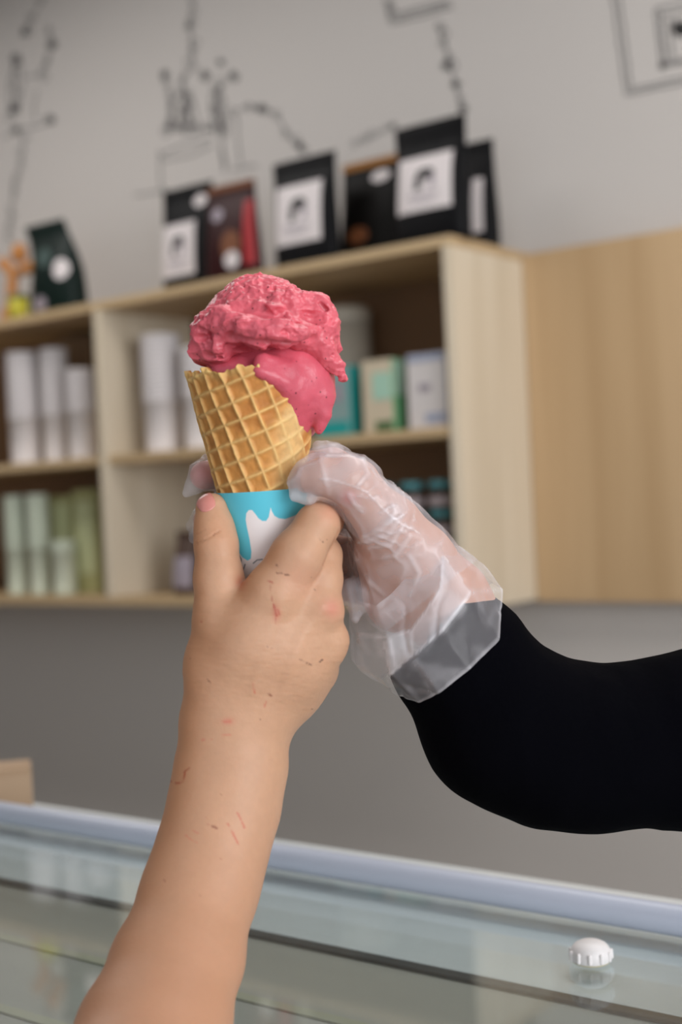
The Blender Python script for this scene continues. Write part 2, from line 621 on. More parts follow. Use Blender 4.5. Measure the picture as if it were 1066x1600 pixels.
# small wooden figure and yellow tin at the far left of the shelf top
m_fig = mat('orange_wood', rgb(182, 120, 58), .5, noise=(30, .1, (1, 1, .2)))
fz = lambda x, y: hit_y(x, y, 2.28)


def blob_mesh(parts, h=.0035):
    """smoothly joined balls and limbs in metres"""
    segs = [(np.array(a) / .001, np.array(b) / .001, ra * 1000, rb * 1000, 8.0) for a, b, ra, rb in parts]
    v, q = polygonise(segs, h * 1000, pad=10, project=2)
    return fastmesh('blob', v * .001, q[:, ::-1])


c0 = fz(18, 495); c0[2] = ZT
fg = empty('figurine', c0, 'small orange wooden figurine with raised arms left of the green bag', 'figurine')


def rel(x, y, o=c0):
    q = fz(x, y) - o
    return (q[0], 0, q[2])


me = blob_mesh([((0, 0, .012), (0, 0, .02), .03, .028), ((0, 0, .03), rel(20, 430), .016, .014)], .003)
o = link('body', me, m_fig, None, True); o.parent = fg
o = link('head', blob_mesh([(rel(30, 398), rel(30, 392), .022, .02)]), m_fig, None, True); o.parent = fg
for q in ((6, 412), (47, 418)):
    o = link('arm', blob_mesh([(rel(20, 428), rel(*q), .01, .017)]), m_fig, None, True); o.parent = fg
c1 = hit_y(30, 490, 2.235); 
tin = empty('tin', (c1[0], 2.235, ZT), 'small yellow green tin in front of the wooden figurine', 'tin')
o = link('tin_body', lathe_mesh([(0, 0), (.024, 0), (.026, .002), (.026, .05), (.0, .05)], 28), mat('yellow_tin', rgb(176, 166, 30), .4), None, True); o.parent = tin
o = link('lid', lathe_mesh([(.027, .048), (.027, .058), (.024, .06), (0, .06)], 28), mat('dark_green_lid', rgb(70, 78, 30), .4), None, True); o.parent = tin

# ================================================================== paper cups in the shelf
m_cup = mat('white_paper_cup', rgb(232, 226, 226), .55)
m_cupg = mat('pale_green_paper_cup', rgb(214, 222, 204), .55)


def cup_mesh(r, h):
    return lathe_mesh([(0, .004), (r * .89, .004), (r * .90, 0), (r * .91, .004), (r * .975, h - .004), (r, h - .004), (r * 1.03, h - .001), (r, h + .001),
                       (r * .975 - .00025, h), (r * .91 - .00025, .0062), (0, .0062)], 28)


CUPS = {}


def cup_stack(px, y0, y1, wpx, Yf, zbase, label, group, m=None, h=None, step=.011):
    """a column of nested paper cups, each its own object"""
    m = m or m_cup
    a = hit_y(px - wpx / 2, (y0 + y1) / 2, Yf); b = hit_y(px + wpx / 2, (y0 + y1) / 2, Yf)
    dep = np.linalg.norm(hit_y(px, (y0 + y1) / 2, Yf) - CAM)
    r = round(wpx / 2 * dep / FPX, 4)
    top = hit_y(px, y0, Yf + r)[2]
    H = top - zbase
    h = h or min(.125, H * .8)
    n = max(1, int((H - h) / step) + 1)
    key = (r, h, m.name)
    if key not in CUPS:
        me = cup_mesh(r, h); me.materials.append(m)
        me.polygons.foreach_set('use_smooth', np.ones(len(me.polygons), bool))
        CUPS[key] = me
    X = (a[0] + b[0]) / 2
    for i in range(n):
        o = bpy.data.objects.new('paper_cup', CUPS[key]); COL.objects.link(o)
        o.location = (X, Yf + r, zbase + .0005 + i * step)
        o.rotation_euler.z = random.random() * 6
        tag(o, label, 'cup', group)
    return X, r


cup_stack(232, 527, 700, 62, 2.25, ZM, 'white paper cup in the tall stack right of the shelf divider', 'cups stacked right of the divider')
cup_stack(293, 541, 698, 58, 2.25, ZM, 'white paper cup in the stack half hidden behind the waffle cone', 'cups stacked behind the cone')
cup_stack(18, 552, 722, 50, 2.25, ZM, 'white paper cup in the leftmost upper stack at the frame edge', 'leftmost upper cups')
cup_stack(69, 546, 716, 44, 2.27, ZM, 'white paper cup in the middle stack of the upper left compartment', 'middle upper left cups')
cup_stack(110, 580, 712, 50, 2.25, ZM, 'white paper cup in the shorter stack left of the shelf divider', 'shorter upper left cups')
cup_stack(12, 775, 935, 34, 2.25, ZB + T, 'pale green paper cup in the leftmost lower stack', 'leftmost lower cups', m_cupg)
cup_stack(47, 772, 932, 34, 2.25, ZB + T, 'pale green paper cup in the taller second lower stack', 'second lower cups', m_cupg)
cup_stack(85, 842, 930, 40, 2.245, ZB + T, 'pale green paper cup in the short lower stack', 'short lower cups', m_cupg)

# olive cartons behind the lower left cups, kraft box in the upper left compartment
m_olive = mat('olive_carton', rgb(176, 174, 122), .7, noise=(12, .08, (1, 1, 1)))
m_kraft = mat('kraft_carton', rgb(140, 112, 84), .7)
m_pgrn = mat('pale_green_print', rgb(204, 208, 162), .7)


def carton(name, x0, x1, ytop, Yf, depth, zb, m, label, cat='box', group=None, side=None):
    X0 = hit_y(x0, ytop + 40, Yf)[0]; X1 = hit_y(x1, ytop + 40, Yf)[0]
    z1 = hit_y((x0 + x1) / 2, ytop, Yf)[2]
    r = empty(name, ((X0 + X1) / 2, Yf + depth / 2, zb), label, cat, group)
    b = box('carton', X0, X1, Yf, Yf + depth, zb + .0005, z1, m, r, .0015)
    return r, X0, X1, zb, z1


r, X0, X1, zb, z1 = carton('carton', 78, 112, 775, 2.33, .09, ZB + T, m_olive, 'olive green carton behind the lower cup stacks, left one of two')
box('printed_panel', X0 + .01, X1 - .01, 2.3285, 2.3298, zb + .12, z1 - .02, m_pgrn, r)
r, X0, X1, zb, z1 = carton('carton', 114, 150, 765, 2.31, .10, ZB + T, m_olive, 'olive green carton against the shelf divider, right one of two')
box('printed_panel', X0 + .012, X1 - .012, 2.3085, 2.3098, zb + .05, z1 - .03, m_pgrn, r)
r, X0, X1, zb, z1 = carton('kraft_box', 92, 142, 528, 2.42, .08, ZM, m_kraft, 'brown kraft box behind the short upper left cup stack')
box('lid_flap', X0 - .002, X1 + .002, 2.416, 2.502, z1, z1 + .004, m_kraft, r)

# tea boxes, canister
m_teal = mat('teal_card', rgb(24, 148, 146), .5)
m_tealg = mat('grey_teal_card', rgb(128, 152, 150), .6)
m_cream = mat('cream_card', rgb(196, 182, 158), .6)
m_leaf = mat('leaf_green_card', rgb(104, 168, 122), .5)
m_mint = mat('mint_card', rgb(160, 196, 176), .6)
m_pale = mat('pale_grey_card', rgb(206, 200, 198), .6)
m_blue = mat('grey_blue_card', rgb(150, 158, 180), .6)
m_dgrn = mat('dark_green_print', rgb(70, 100, 60), .6)


def tea_box(x0, x1, x2, ytop, Yf, zb, front, side, label, marks):
    ym = ytop + 50
    X0 = hit_y(x0, ym, Yf)[0]; X1 = hit_y(x1, ym, Yf)[0]
    Y1 = hit_x(x2, ym, X1)[1]
    z1 = hit_y((x0 + x1) / 2, ytop, Yf)[2]
    r = empty('tea_box', ((X0 + X1) / 2, (Yf + Y1) / 2, zb), label, 'box', 'boxes on the middle shelf')
    box('carton', X0, X1, Yf, Y1, zb + .0005, z1, front, r, .001)
    box('side_panel', X1 - .0004, X1 + .0012, Yf + .001, Y1 - .001, zb + .002, z1 - .001, side, r)
    H, W = z1 - zb, X1 - X0
    for (u0, u1, t0, t1, mm) in marks:
        box('printed_panel', X0 + u0 * W, X0 + u1 * W, Yf - .0012, Yf + .0004, zb + t0 * H, zb + t1 * H, mm, r)
    return X0, X1, Yf, Y1, z1, r


tea_box(492, 546, 565, 573, 2.25, ZM, m_tealg, m_teal, 'teal box with grey front, leftmost of the three by the cone', [(.05, .95, .02, .22, m_teal), (.2, .8, .5, .75, m_grey)])
q = tea_box(567, 613, 635, 562, 2.245, ZM, m_cream, m_leaf, 'cream box with green side, between the teal and the pale box', [(.35, .98, .45, .82, m_mint), (.4, .98, .02, .16, m_dgrn)])
box('side_print', q[1] + .0012, q[1] + .002, q[2] + .004, q[3] - .004, ZM + .075, q[4] - .004, m_mint, q[5])
tea_box(637, 696, 707, 552, 2.24, ZM, m_pale, m_blue, 'pale grey box with blue edges beside the shelf end panel', [(.02, .98, .9, .99, m_blue), (.45, .98, .08, .2, m_blue), (.3, .6, .5, .6, m_grey)])
c = hit_y(545, 600, 2.43)
cn = empty('canister', (c[0] - .02, 2.44, ZM), 'pale round canister standing behind the teal box', 'canister')
zt = hit_y(540, 480, 2.44)[2] - ZM
m_can = mat('canister_beige', rgb(186, 178, 164), .5)
o = link('canister_body', lathe_mesh([(0, 0), (.066, 0), (.068, .003), (.066, zt - .035), (.0, zt - .035)], 36), m_can, None, True); o.parent = cn
o = link('lid', lathe_mesh([(.067, zt - .036), (.068, zt - .012), (.058, zt - .002), (0, zt)], 36), m_can, None, True); o.parent = cn

# jars with teal lids, stacked in the lower right compartment
m_jar = mat('brown_glass_jar', rgb(52, 34, 24), .15, .6)
m_lid = mat('teal_jar_lid', rgb(52, 116, 122), .4)
m_strip = mat('pale_jar_label', rgb(150, 138, 140), .6)
JR, JH = .026, .058
j_body = lathe_mesh([(0, 0), (JR * .9, 0), (JR, .004), (JR, .036), (JR * .86, .042), (JR * .86, .0435), (0, .0435)], 24)
j_lid = lathe_mesh([(JR * .9, .0425), (JR * .92, .043), (JR * .92, JH - .0015), (JR * .85, JH), (0, JH)], 24)
j_lab = lathe_mesh([(JR + .0003, .008), (JR + .0006, .0085), (JR + .0006, .0245), (JR + .0003, .025)], 24)
for me, mm in ((j_body, m_jar), (j_lid, m_lid), (j_lab, m_strip)):
    me.materials.append(mm); me.polygons.foreach_set('use_smooth', np.ones(len(me.polygons), bool))
cols = [hit_y(x, 760, 2.27)[0] for x in (556, 601, 648, 692)]
ordw = ('leftmost', 'second', 'third', 'rightmost')
tierw = ('bottom', 'lower middle', 'upper middle', 'top')
for ci, X in enumerate(cols):
    for k in range(4):
        zz = ZB + T + .0005 + k * (JH + .0004)
        Yj = 2.262 if k < 4 else 2.30
        r = empty('jar', (X, Yj, zz), 'brown glass jar with teal lid, %s column, %s of its stack' % (ordw[ci], tierw[k]), 'jar', 'jars stacked under the tea boxes')
        for nm, me in (('jar_body', j_body), ('lid', j_lid), ('label', j_lab)):
            o = bpy.data.objects.new(nm, me); COL.objects.link(o); o.parent = r

# brown pouch in the lower middle compartment, mostly behind the hand
X0 = hit_y(262, 890, 2.27)[0]; X1 = hit_y(318, 890, 2.32)[0]
r_, p_ = pouch('brown_pouch', X0, X1, 2.27, .07, .15, mat('brown_pouch_foil', rgb(70, 48, 38), .5), 'small brown pouch with grey label beside the wrist on the bottom shelf', z0=ZB + T, group=None)
p_('label', -.5, .9, .12, .6, m_grey)

# ================================================================== line drawings on the wall
m_line = mat('mural_ink', rgb(96, 94, 94), .9)
YD = YW - .0012


def ribbon(v, f, pts, w):
    """thin brush stroke on the wall plane from wall points"""
    pts = [np.array(p) for p in pts]
    n = len(v)
    for i, p in enumerate(pts):
        d = pts[min(i + 1, len(pts) - 1)] - pts[max(i - 1, 0)]
        nrm = np.array([-d[2], 0, d[0]]); nrm = nrm / (np.linalg.norm(nrm) + 1e-9)
        for s in (-1, 1):
            for y in (YD - .0004, YW):
                q = p + nrm * s * w / 2
                v.append((q[0], y, q[2]))
    for i in range(len(pts) - 1):
        a = n + i * 4; b = a + 4
        f += [(a, a + 2, b + 2, b), (a, b, b + 1, a + 1), (a + 2, a + 3, b + 3, b + 2)]


def wpt(x, y):
    return hit_y(x, y, YD)


def dense(pts, step=6.0):
    out = []
    for (ax, ay), (bx, by) in zip(pts[:-1], pts[1:]):
        n = max(1, int(math.hypot(bx - ax, by - ay) / step))
        for i in range(n):
            out.append((ax + (bx - ax) * i / n, ay + (by - ay) * i / n))
    out.append(pts[-1])
    return out


def drawing(label, strokes=(), loops=(), blobs=(), w=.0035):
    v = []; f = []
    for s in strokes:
        pts = [(x + random.uniform(-1, 1), y + random.uniform(-1, 1)) for x, y in dense(s, 9)]
        ribbon(v, f, [wpt(*p) for p in pts], w)
    for s in loops:                                  # stems of little leaves and beads
        d = dense(s, 15)
        ribbon(v, f, [wpt(*p) for p in dense(s, 8)], w * .7)
        for (x, y) in d:
            rx, ry = random.uniform(3, 7), random.uniform(4, 8); ph = random.uniform(0, 3)
            ox, oy = random.uniform(-5, 5), random.uniform(-3, 3)
            ribbon(v, f, [wpt(x + ox + rx * math.cos(a * .7 + ph), y + oy + ry * math.sin(a * .7 + ph)) for a in range(10)], w * .8)
    for (x, y, r) in blobs:                          # scribbled dark spots
        pts = []
        for i in range(26):
            a = i * 1.35; q = r * (.25 + .75 * random.random())
            pts.append(wpt(x + q * math.cos(a), y + q * math.sin(a)))
        ribbon(v, f, pts, w * .8)
    o = link('wall_drawing', pydata('wall_drawing', v, f), m_line)
    return tag(o, label, 'drawing', 'line drawings on the wall')


drawing('sketched dancing figure drawn in thin black line at the far left of the wall',
        [[(40, 120), (62, 118)], [(5, 215), (30, 202), (50, 200), (78, 190)], [(60, 118), (72, 95)], [(22, 100), (14, 135), (16, 178)], [(33, 100), (35, 140), (28, 180)], [(58, 140), (52, 170), (57, 190)]],
        [[(66, 0), (52, 25), (40, 48)], [(25, 95), (22, 130), (25, 165), (18, 182)], [(66, 118), (76, 92), (80, 70), (76, 45)], [(38, 215), (32, 255), (22, 290), (18, 340), (10, 372)]],
        [(25, 92, 9), (38, 50, 7), (78, 186, 9), (80, 70, 8), (25, 203, 7), (22, 170, 8)])
drawing('sketched table with vases and drooping branch drawn on the wall above the maroon bag',
        [[(258, 200), (300, 210), (345, 192), (352, 215)], [(250, 238), (258, 250), (300, 242), (332, 226)], [(250, 235), (252, 290), (262, 300)], [(210, 306), (256, 297)], [(345, 228), (352, 270)], [(362, 265), (402, 258)], [(262, 210), (268, 160), (284, 142), (300, 152), (312, 205)], [(275, 205), (290, 150), (300, 205)], [(335, 210), (330, 150), (345, 132), (352, 200)], [(255, 240), (285, 226), (330, 216)], [(340, 175), (352, 260)], [(368, 180), (376, 258)]],
        [[(300, 105), (282, 130), (300, 160), (280, 195)], [(262, 130), (272, 175), (260, 205)], [(345, 130), (335, 170), (350, 205)], [(302, 0), (295, 38), (300, 65), (300, 95)], [(365, 175), (390, 165), (412, 170), (435, 180), (445, 205), (472, 232)], [(265, 195), (305, 200)], [(328, 200), (350, 205)], [(285, 150), (295, 190)], [(338, 140), (345, 190)]],
        [(257, 117, 8), (320, 118, 9), (366, 119, 9), (345, 97, 6), (295, 40, 7), (408, 170, 8), (468, 228, 7)])
drawing('sketched frame corner drawn at the top edge of the wall', [[(601, 0), (611, 37), (660, 26), (708, 10)], [(611, 0), (617, 22), (700, 0)], [(607, 0), (614, 30), (704, 6)]])
drawing('sketched hanging twig drawn on the wall above the tallest coffee bag', [], [[(684, 40), (695, 68), (704, 105), (712, 130), (722, 172)]], [(698, 102, 8), (711, 132, 7), (722, 168, 7)])
drawing('faint sketched twig drawn on the wall behind the gold topped bag', [], [[(556, 222), (600, 204)]], [(614, 196, 6)], .0025)
drawing('large sketched picture frame drawn at the upper right of the wall',
        [[(957, -10), (978, 147), (1030, 137), (1100, 122)], [(968, -10), (986, 140), (1100, 114)], [(1024, 14), (1034, 104), (1100, 90)], [(1024, 14), (1100, -4)], [(1031, 17), (1040, 98), (1100, 85)], [(1045, 28), (1052, 92)], [(1035, 24), (1100, 8)]],
        [], [(1064, 44, 15), (1058, 40, 9), (1066, 48, 10), (1036, 102, 6)], .0032)

# ================================================================== ice cream freezer
ZG = 1.18                                        # top of the glass
SCL = (1.45 - ZG) / .37
YR = 1.039 * SCL
YB = .887 * (1.45 - ZG + .0068) / .37              # lid frame edge and liner seam lie below the glass
YST = .757 * (1.45 - ZG + .0085) / .37
m_white = mat('freezer_white_enamel', rgb(222, 228, 230), .35, .5)
m_rail = mat('rail_lavender_white', rgb(184, 190, 206), .35, .5)
m_gask = mat('black_rubber', rgb(22, 22, 24), .6)
m_ins = mat('freezer_liner_grey', rgb(168, 166, 157), .5, noise=(7, .2, (.3, 2.2, 1)))
m_seam = mat('cream_liner_rim', rgb(178, 176, 152), .5)
FX0, FX1, FY0 = -2.6, .9, .385
fr = empty('display_freezer', (-.8, .55, 0), 'white ice cream display freezer with flat glass lid and pale rail', 'freezer')
box('back_panel', FX0, FX1, YR + .03, YR + .07, .05, ZG - .012, m_white, fr, .003)
box('front_panel', FX0, FX1, FY0 - .03, FY0, .05, ZG - .012, m_white, fr, .003)
box('side_panel', FX0 - .05, FX0, FY0 - .03, YR + .07, .05, ZG - .012, m_white, fr, .003)
box('side_panel', FX1, FX1 + .05, FY0 - .03, YR + .07, .05, ZG - .012, m_white, fr, .003)
box('base', FX0, FX1, FY0, YR + .03, .05, .15, m_white, fr)
box('plinth', FX0 + .05, FX1 - .05, FY0, YR, 0, .05, m_gask, fr)
box('inner_lid', FX0, FX1, FY0, YB, ZG - .02, ZG - .0095, m_ins, fr)
box('lid_frame', FX0, FX1, YB, YR + .03, ZG - .03, ZG - .0068, m_white, fr, .002)
box('gasket', FX0, FX1, YB - .0095, YB - .0005, ZG - .0095, ZG - .0068, m_gask, fr, .001)
for yy in (YST, YST - .085):
    box('lid_rib', FX0, FX1, yy - .004, yy + .004, ZG - .0095, ZG - .008, m_seam, fr, .0005)
# glass lid: thin greenish pane
mg = bpy.data.materials.new('lid_glass'); mg.use_nodes = True
nt = mg.node_tree; nt.nodes.remove(nt.nodes['Principled BSDF'])
out = nt.nodes['Material Output']
tr = nt.nodes.new('ShaderNodeBsdfTransparent'); tr.inputs[0].default_value = (.955, .98, .98, 1)
gl = nt.nodes.new('ShaderNodeBsdfGlossy'); gl.inputs['Roughness'].default_value = .03
df = nt.nodes.new('ShaderNodeBsdfDiffuse'); df.inputs[0].default_value = rgb(200, 206, 202)
lw = nt.nodes.new('ShaderNodeLayerWeight'); lw.inputs[0].default_value = .5
pw = nt.nodes.new('ShaderNodeMath'); pw.operation = 'POWER'; pw.inputs[1].default_value = 5
ma = nt.nodes.new('ShaderNodeMath'); ma.operation = 'MULTIPLY_ADD'; ma.inputs[1].default_value = .96; ma.inputs[2].default_value = .04
m1 = nt.nodes.new('ShaderNodeMixShader'); m2 = nt.nodes.new('ShaderNodeMixShader')
tcn = nt.nodes.new('ShaderNodeTexCoord'); nz = nt.nodes.new('ShaderNodeTexNoise'); nz.inputs['Scale'].default_value = 9
mr = nt.nodes.new('ShaderNodeMapRange'); mr.inputs['To Min'].default_value = .0; mr.inputs['To Max'].default_value = .07
nt.links.new(tcn.outputs['Object'], nz.inputs['Vector']); nt.links.new(nz.outputs['Fac'], mr.inputs['Value'])
nt.links.new(mr.outputs[0], m1.inputs[0]); nt.links.new(tr.outputs[0], m1.inputs[1]); nt.links.new(df.outputs[0], m1.inputs[2])
nt.links.new(lw.outputs['Facing'], pw.inputs[0]); nt.links.new(pw.outputs[0], ma.inputs[0])
nt.links.new(ma.outputs[0], m2.inputs[0]); nt.links.new(m1.outputs[0], m2.inputs[1]); nt.links.new(gl.outputs[0], m2.inputs[2])
nt.links.new(m2.outputs[0], out.inputs['Surface'])
MATS['lid_glass'] = mg
box('glass_lid', FX0, FX1, FY0 - .025, YR + .02, ZG - .006, ZG, mg, fr, .001)
# rounded rail along the back of the lid
RR = .0098
prof = [(math.cos(a) * RR, math.sin(a) * RR) for a in np.linspace(-.9, math.pi + .9, 26)]
v = []; f = []
for xx in (FX0, FX1):
    for (dy, dz) in prof:
        v.append((xx, YR + RR * .8 + dy, ZG + .0088 + dz))
n = len(prof)
for i in range(n):
    k = (i + 1) % n
    f.append((i, k, n + k, n + i))
f += [tuple(range(n))[::-1], tuple(range(n, 2 * n))]
link('rail', pydata('rail', v, f), m_rail, fr, True)
# rear ledge with wooden box
box('rear_ledge', FX0, FX1, YR + .07, YR + .17, ZG - .05, ZG - .03, m_white, fr, .002)
a = hit_y(49, 1199, YR + .12)
wb = empty('wooden_box', (a[0], a[1], ZG - .03), 'small pale wooden box on the ledge behind the rail at the left edge', 'box')
m_wb = wood('box_pine', rgb(196, 168, 140), rgb(172, 142, 112), 30, 'X')
bh = a[2] - (ZG - .03)
for nm, q in (('side_panel', (-.09, 0, 0, .005, 0, bh)), ('side_panel', (-.09, 0, .045, .05, 0, bh)),
              ('end_panel', (-.09, -.085, .005, .045, 0, bh)), ('end_panel', (-.005, 0, .005, .045, 0, bh)),
              ('top_panel', (-.085, -.005, .005, .045, bh - .006, bh))):
    o = link(nm, box_mesh(*q, .0006), m_wb); o.parent = wb
wb.rotation_euler.z = math.radians(52)

# ================================================================== white ribbed cap on the glass
cp = hit_z(924, 1505, ZG)
KC = float((cp - CAM) @ CF) / FPX
cr = 32 * KC
kb = empty('cap', (cp[0], cp[1], ZG), 'small white ribbed plastic cap lying on the freezer glass', 'cap')
m_cap = mat('white_plastic', rgb(236, 232, 232), .45)
m_capb = mat('yellowed_plastic', rgb(206, 196, 160), .5)
dome = [(cr * .93, cr * .16), (cr * 1.0, cr * .24), (cr * 1.0, cr * .5), (cr * .97, cr * .64), (cr * .9, cr * .8), (cr * .76, cr * .96), (cr * .55, cr * 1.07), (cr * .3, cr * 1.12), (0, cr * 1.135)]
o = link('dome', lathe_mesh(dome, 48), m_cap, None, True); o.parent = kb
o = link('base_ring', lathe_mesh([(0, .0003), (cr * .72, .0003), (cr * .9, cr * .1), (cr * .93, cr * .2), (0, cr * .2)], 48), m_capb, None, True); o.parent = kb
segs = [(np.array([cr, 0, cr * .3]) / K, np.array([cr * .99, 0, cr * .62]) / K, cr * .095 / K, cr * .095 / K, 2.0)]
rv, rq = polygonise(segs, .9, pad=4, project=2)
rib = fastmesh('rib', rv * K, rq[:, ::-1]); rib.materials.append(m_cap)
rib.polygons.foreach_set('use_smooth', np.ones(len(rib.polygons), bool))
for i in range(11):
    o = bpy.data.objects.new('rib', rib); COL.objects.link(o); o.parent = kb
    o.rotation_euler.z = i * 2 * math.pi / 11

# ================================================================== ice cream cone
AX0, AX1 = Q(396, 590, 0), Q(432, 1112, -30)          # axis: rim centre -> point
AL = np.linalg.norm(AX1 - AX0)
ad = (AX1 - AX0) / AL
au = np.cross(ad, [0, 0, 1.0]); au /= np.linalg.norm(au)          # across
if au[0] < 0: au = -au
av = np.cross(au, ad)
if av[2] < 0: av = -av                                  # towards the camera
RIM = 101.0
base = hand_to_world(AX1[None])[0]
cone = empty('ice_cream_cone', base, 'waffle cone with two pink scoops in a blue and white paper sleeve', 'ice cream')


def cone_pt(th, s, off=0.0):
    """th around (0 = towards camera, + to the right); s = 0 at the point, 1 at the rim"""
    r = RIM * s + off
    return AX1 - np.outer(s, ad) * AL + np.outer(np.sin(th) * r, au) + np.outer(np.cos(th) * r, av)


def to_obj(name, v, q, m, parent, cols=None, smooth=True):
    o = link(name, fastmesh(name, hand_to_world(v), q), m, parent, smooth)
    if cols is not None:
        setcol(o.data, 'Col', cols)
    return o


def grid_quads(nu, nv, wrap):
    i, j = np.meshgrid(np.arange(nu if wrap else nu - 1), np.arange(nv - 1), indexing='ij')
    i, j = i.ravel(), j.ravel(); k = (i + 1) % nu
    return np.stack([j * nu + i, j * nu + k, (j + 1) * nu + k, (j + 1) * nu + i], 1)


def smooth01(x, a, b):
    t = np.clip((x - a) / (b - a), 0, 1)
    return t * t * (3 - 2 * t)


# waffle: square lattice of ridges rolled into a cone, ragged rim, a hollow inside
NU, NV = 560, 300
th = np.linspace(-math.pi, math.pi, NU, endpoint=False)
tt = np.linspace(0, 1, NV)
TH, TT = np.meshgrid(th, tt); TH, TT = TH.ravel(), TT.ravel()
rim_s = 1.012 + .012 * np.cos(TH) + .004 * np.sin(3 * TH) - .125 * smooth01(TH, .02, 1.2) * (1 - smooth01(TH, 1.9, 2.9)) \
    + .010 * vnoise(np.stack([TH * 7, TH * 0, TH * 0], 1)) + .006 * vnoise(np.stack([TH * 21, TH * 0, TH * 0 + 4], 1))
S = .015 + TT * (rim_s - .015)
slant = math.hypot(AL, RIM)
sina = RIM / slant
fa = TH * sina + .33
fx, fy = S * slant * np.sin(fa), S * slant * np.cos(fa)
CELL = 28.5


def ridge(c):
    d = np.abs((c / CELL + .5) % 1 - .5) * CELL
    return np.exp(-(d / 3.5) ** 2)


wob = 2.2 * vnoise(np.stack([fx / 55, fy / 55, fx * 0], 1))
rg = np.maximum(ridge(fx + wob + 9), ridge(fy + wob * .8 + 6))
wear = smooth01(fbm(np.stack([fx, fy, fx * 0 + 3], 1), 70, 3), -.1, .5) * smooth01(TH, .15, .75)
hgt = rg * (1 - .6 * wear) * 4.6
rough = fbm(np.stack([fx, fy, fx * 0], 1), 9, 3)
off = hgt - 2.0 + rough * .55 + 1.2 * fbm(np.stack([fx, fy, fx * 0 + 9], 1), 40, 2)
lip = smooth01(TT, .965, 1.0)
off = off + lip * (1.0 + 3 * vnoise(np.stack([TH * 12, TT * 30, TH * 0], 1)))
outer = cone_pt(TH, S, off)
c_pit, c_rdg, c_pale, c_brn = lin((204, 142, 74)), lin((226, 182, 116)), lin((236, 206, 146)), lin((176, 106, 48))
cm = c_pit[None] * (1 - rg[:, None]) + c_rdg[None] * rg[:, None]
bt = smooth01(fbm(np.stack([fx, fy, fx * 0 + 5], 1), 45, 3), -.1, .9)[:, None] * .55 * (1 - rg[:, None])
cm = cm * (1 - bt) + c_brn[None] * bt
pl = (wear * .55)[:, None]
cm = cm * (1 - pl) + c_pale[None] * pl
cm = cm * (1 + .10 * rough)[:, None]
lp = (lip * .6)[:, None]; cm = cm * (1 - lp) + lin((232, 196, 126))[None] * lp
# inner skin
NI = 24
ti = np.linspace(1, .55, NI)
THI, TTI = np.meshgrid(th, ti); THI, TTI = THI.ravel(), TTI.ravel()
rsi = np.tile(rim_s[:NU], NI)
inner = cone_pt(THI, (.015 + TTI * (rsi - .015)), -7.0)
vv = np.concatenate([outer, inner])
q1 = grid_quads(NU, NV, True); q2 = grid_quads(NU, NI, True) + NU * NV
i = np.arange(NU); k = (i + 1) % NU
bridge = np.stack([(NV - 1) * NU + i, (NV - 1) * NU + k, NU * NV + k, NU * NV + i], 1)
m_waf = mat('baked_waffle', rough=.55, spec=.35, attr='Col', noise=(900, .06, (1, 1, 1)), bump=(1500, .18, .0006), sss=.12, sssr=(1, .6, .3), sssscale=.002)
to_obj('waffle_cone', vv, np.concatenate([q1, q2, bridge]), m_waf, cone, np.concatenate([cm, np.tile(c_pit, (len(inner), 1))]))

# paper sleeve
NU2, NV2 = 620, 330
th = np.linspace(-math.pi, math.pi, NU2, endpoint=False)
s_top, s_bot = .668, .06
TH, TT = np.meshgrid(th, np.linspace(0, 1, NV2)); TH, TT = TH.ravel(), TT.ravel()
stop = s_top + .012 * np.cos(TH) * 0
S = s_bot + TT * (stop - s_bot)
sl_o = cone_pt(TH, S, 6.5)
sx, sy = hand_to_px(sl_o)
front = np.cos(TH) > -.1
# lower edge of the blue print: [x, y] measured on the front, repeated round the back
bx = np.array([300, 352, 362, 371, 377, 383, 388, 391.5, 393.5, 392.5, 387, 383.5, 383.5, 386, 391, 397, 403, 409, 414, 418, 420.5, 423, 425.5, 432, 440, 450, 465, 480, 520.])
poly_blue = [(300, 700), (340, 800), (352, 820), (362, 842), (371, 860), (379, 871), (387, 876), (392, 873), (393, 862), (390, 842), (386, 824), (384, 812), (385, 802), (389, 797), (394, 797), (399, 803), (404, 810), (410, 814), (416, 814), (420, 808), (422, 798), (423, 793), (425, 799), (429, 806), (436, 810), (446, 811), (460, 806), (475, 797), (530, 780), (530, 700)]


def in_poly(x, y, poly):
    c = np.zeros(len(x), bool); n = len(poly)
    for a in range(n):
        (x0, y0), (x1, y1) = poly[a], poly[(a + 1) % n]
        c ^= ((y0 > y) != (y1 > y)) & (x < (x1 - x0) * (y - y0) / (y1 - y0 + 1e-12) + x0)
    return c


d = seg_paint(sx, sy, poly_blue + [poly_blue[0]])
sd = np.where(in_poly(sx, sy, poly_blue), -d, d)
blue_f = 1 - smooth01(sd, -.7, .7)
zz = TT - (.72 - .22 * np.abs(np.sin(TH * 2.5)) ** .7)
blue_b = smooth01(zz, -.004, .004)
bl = np.where(front, blue_f, blue_b)[:, None]
cs = lin((96, 202, 224))[None] * bl + lin((240, 233, 233))[None] * (1 - bl)
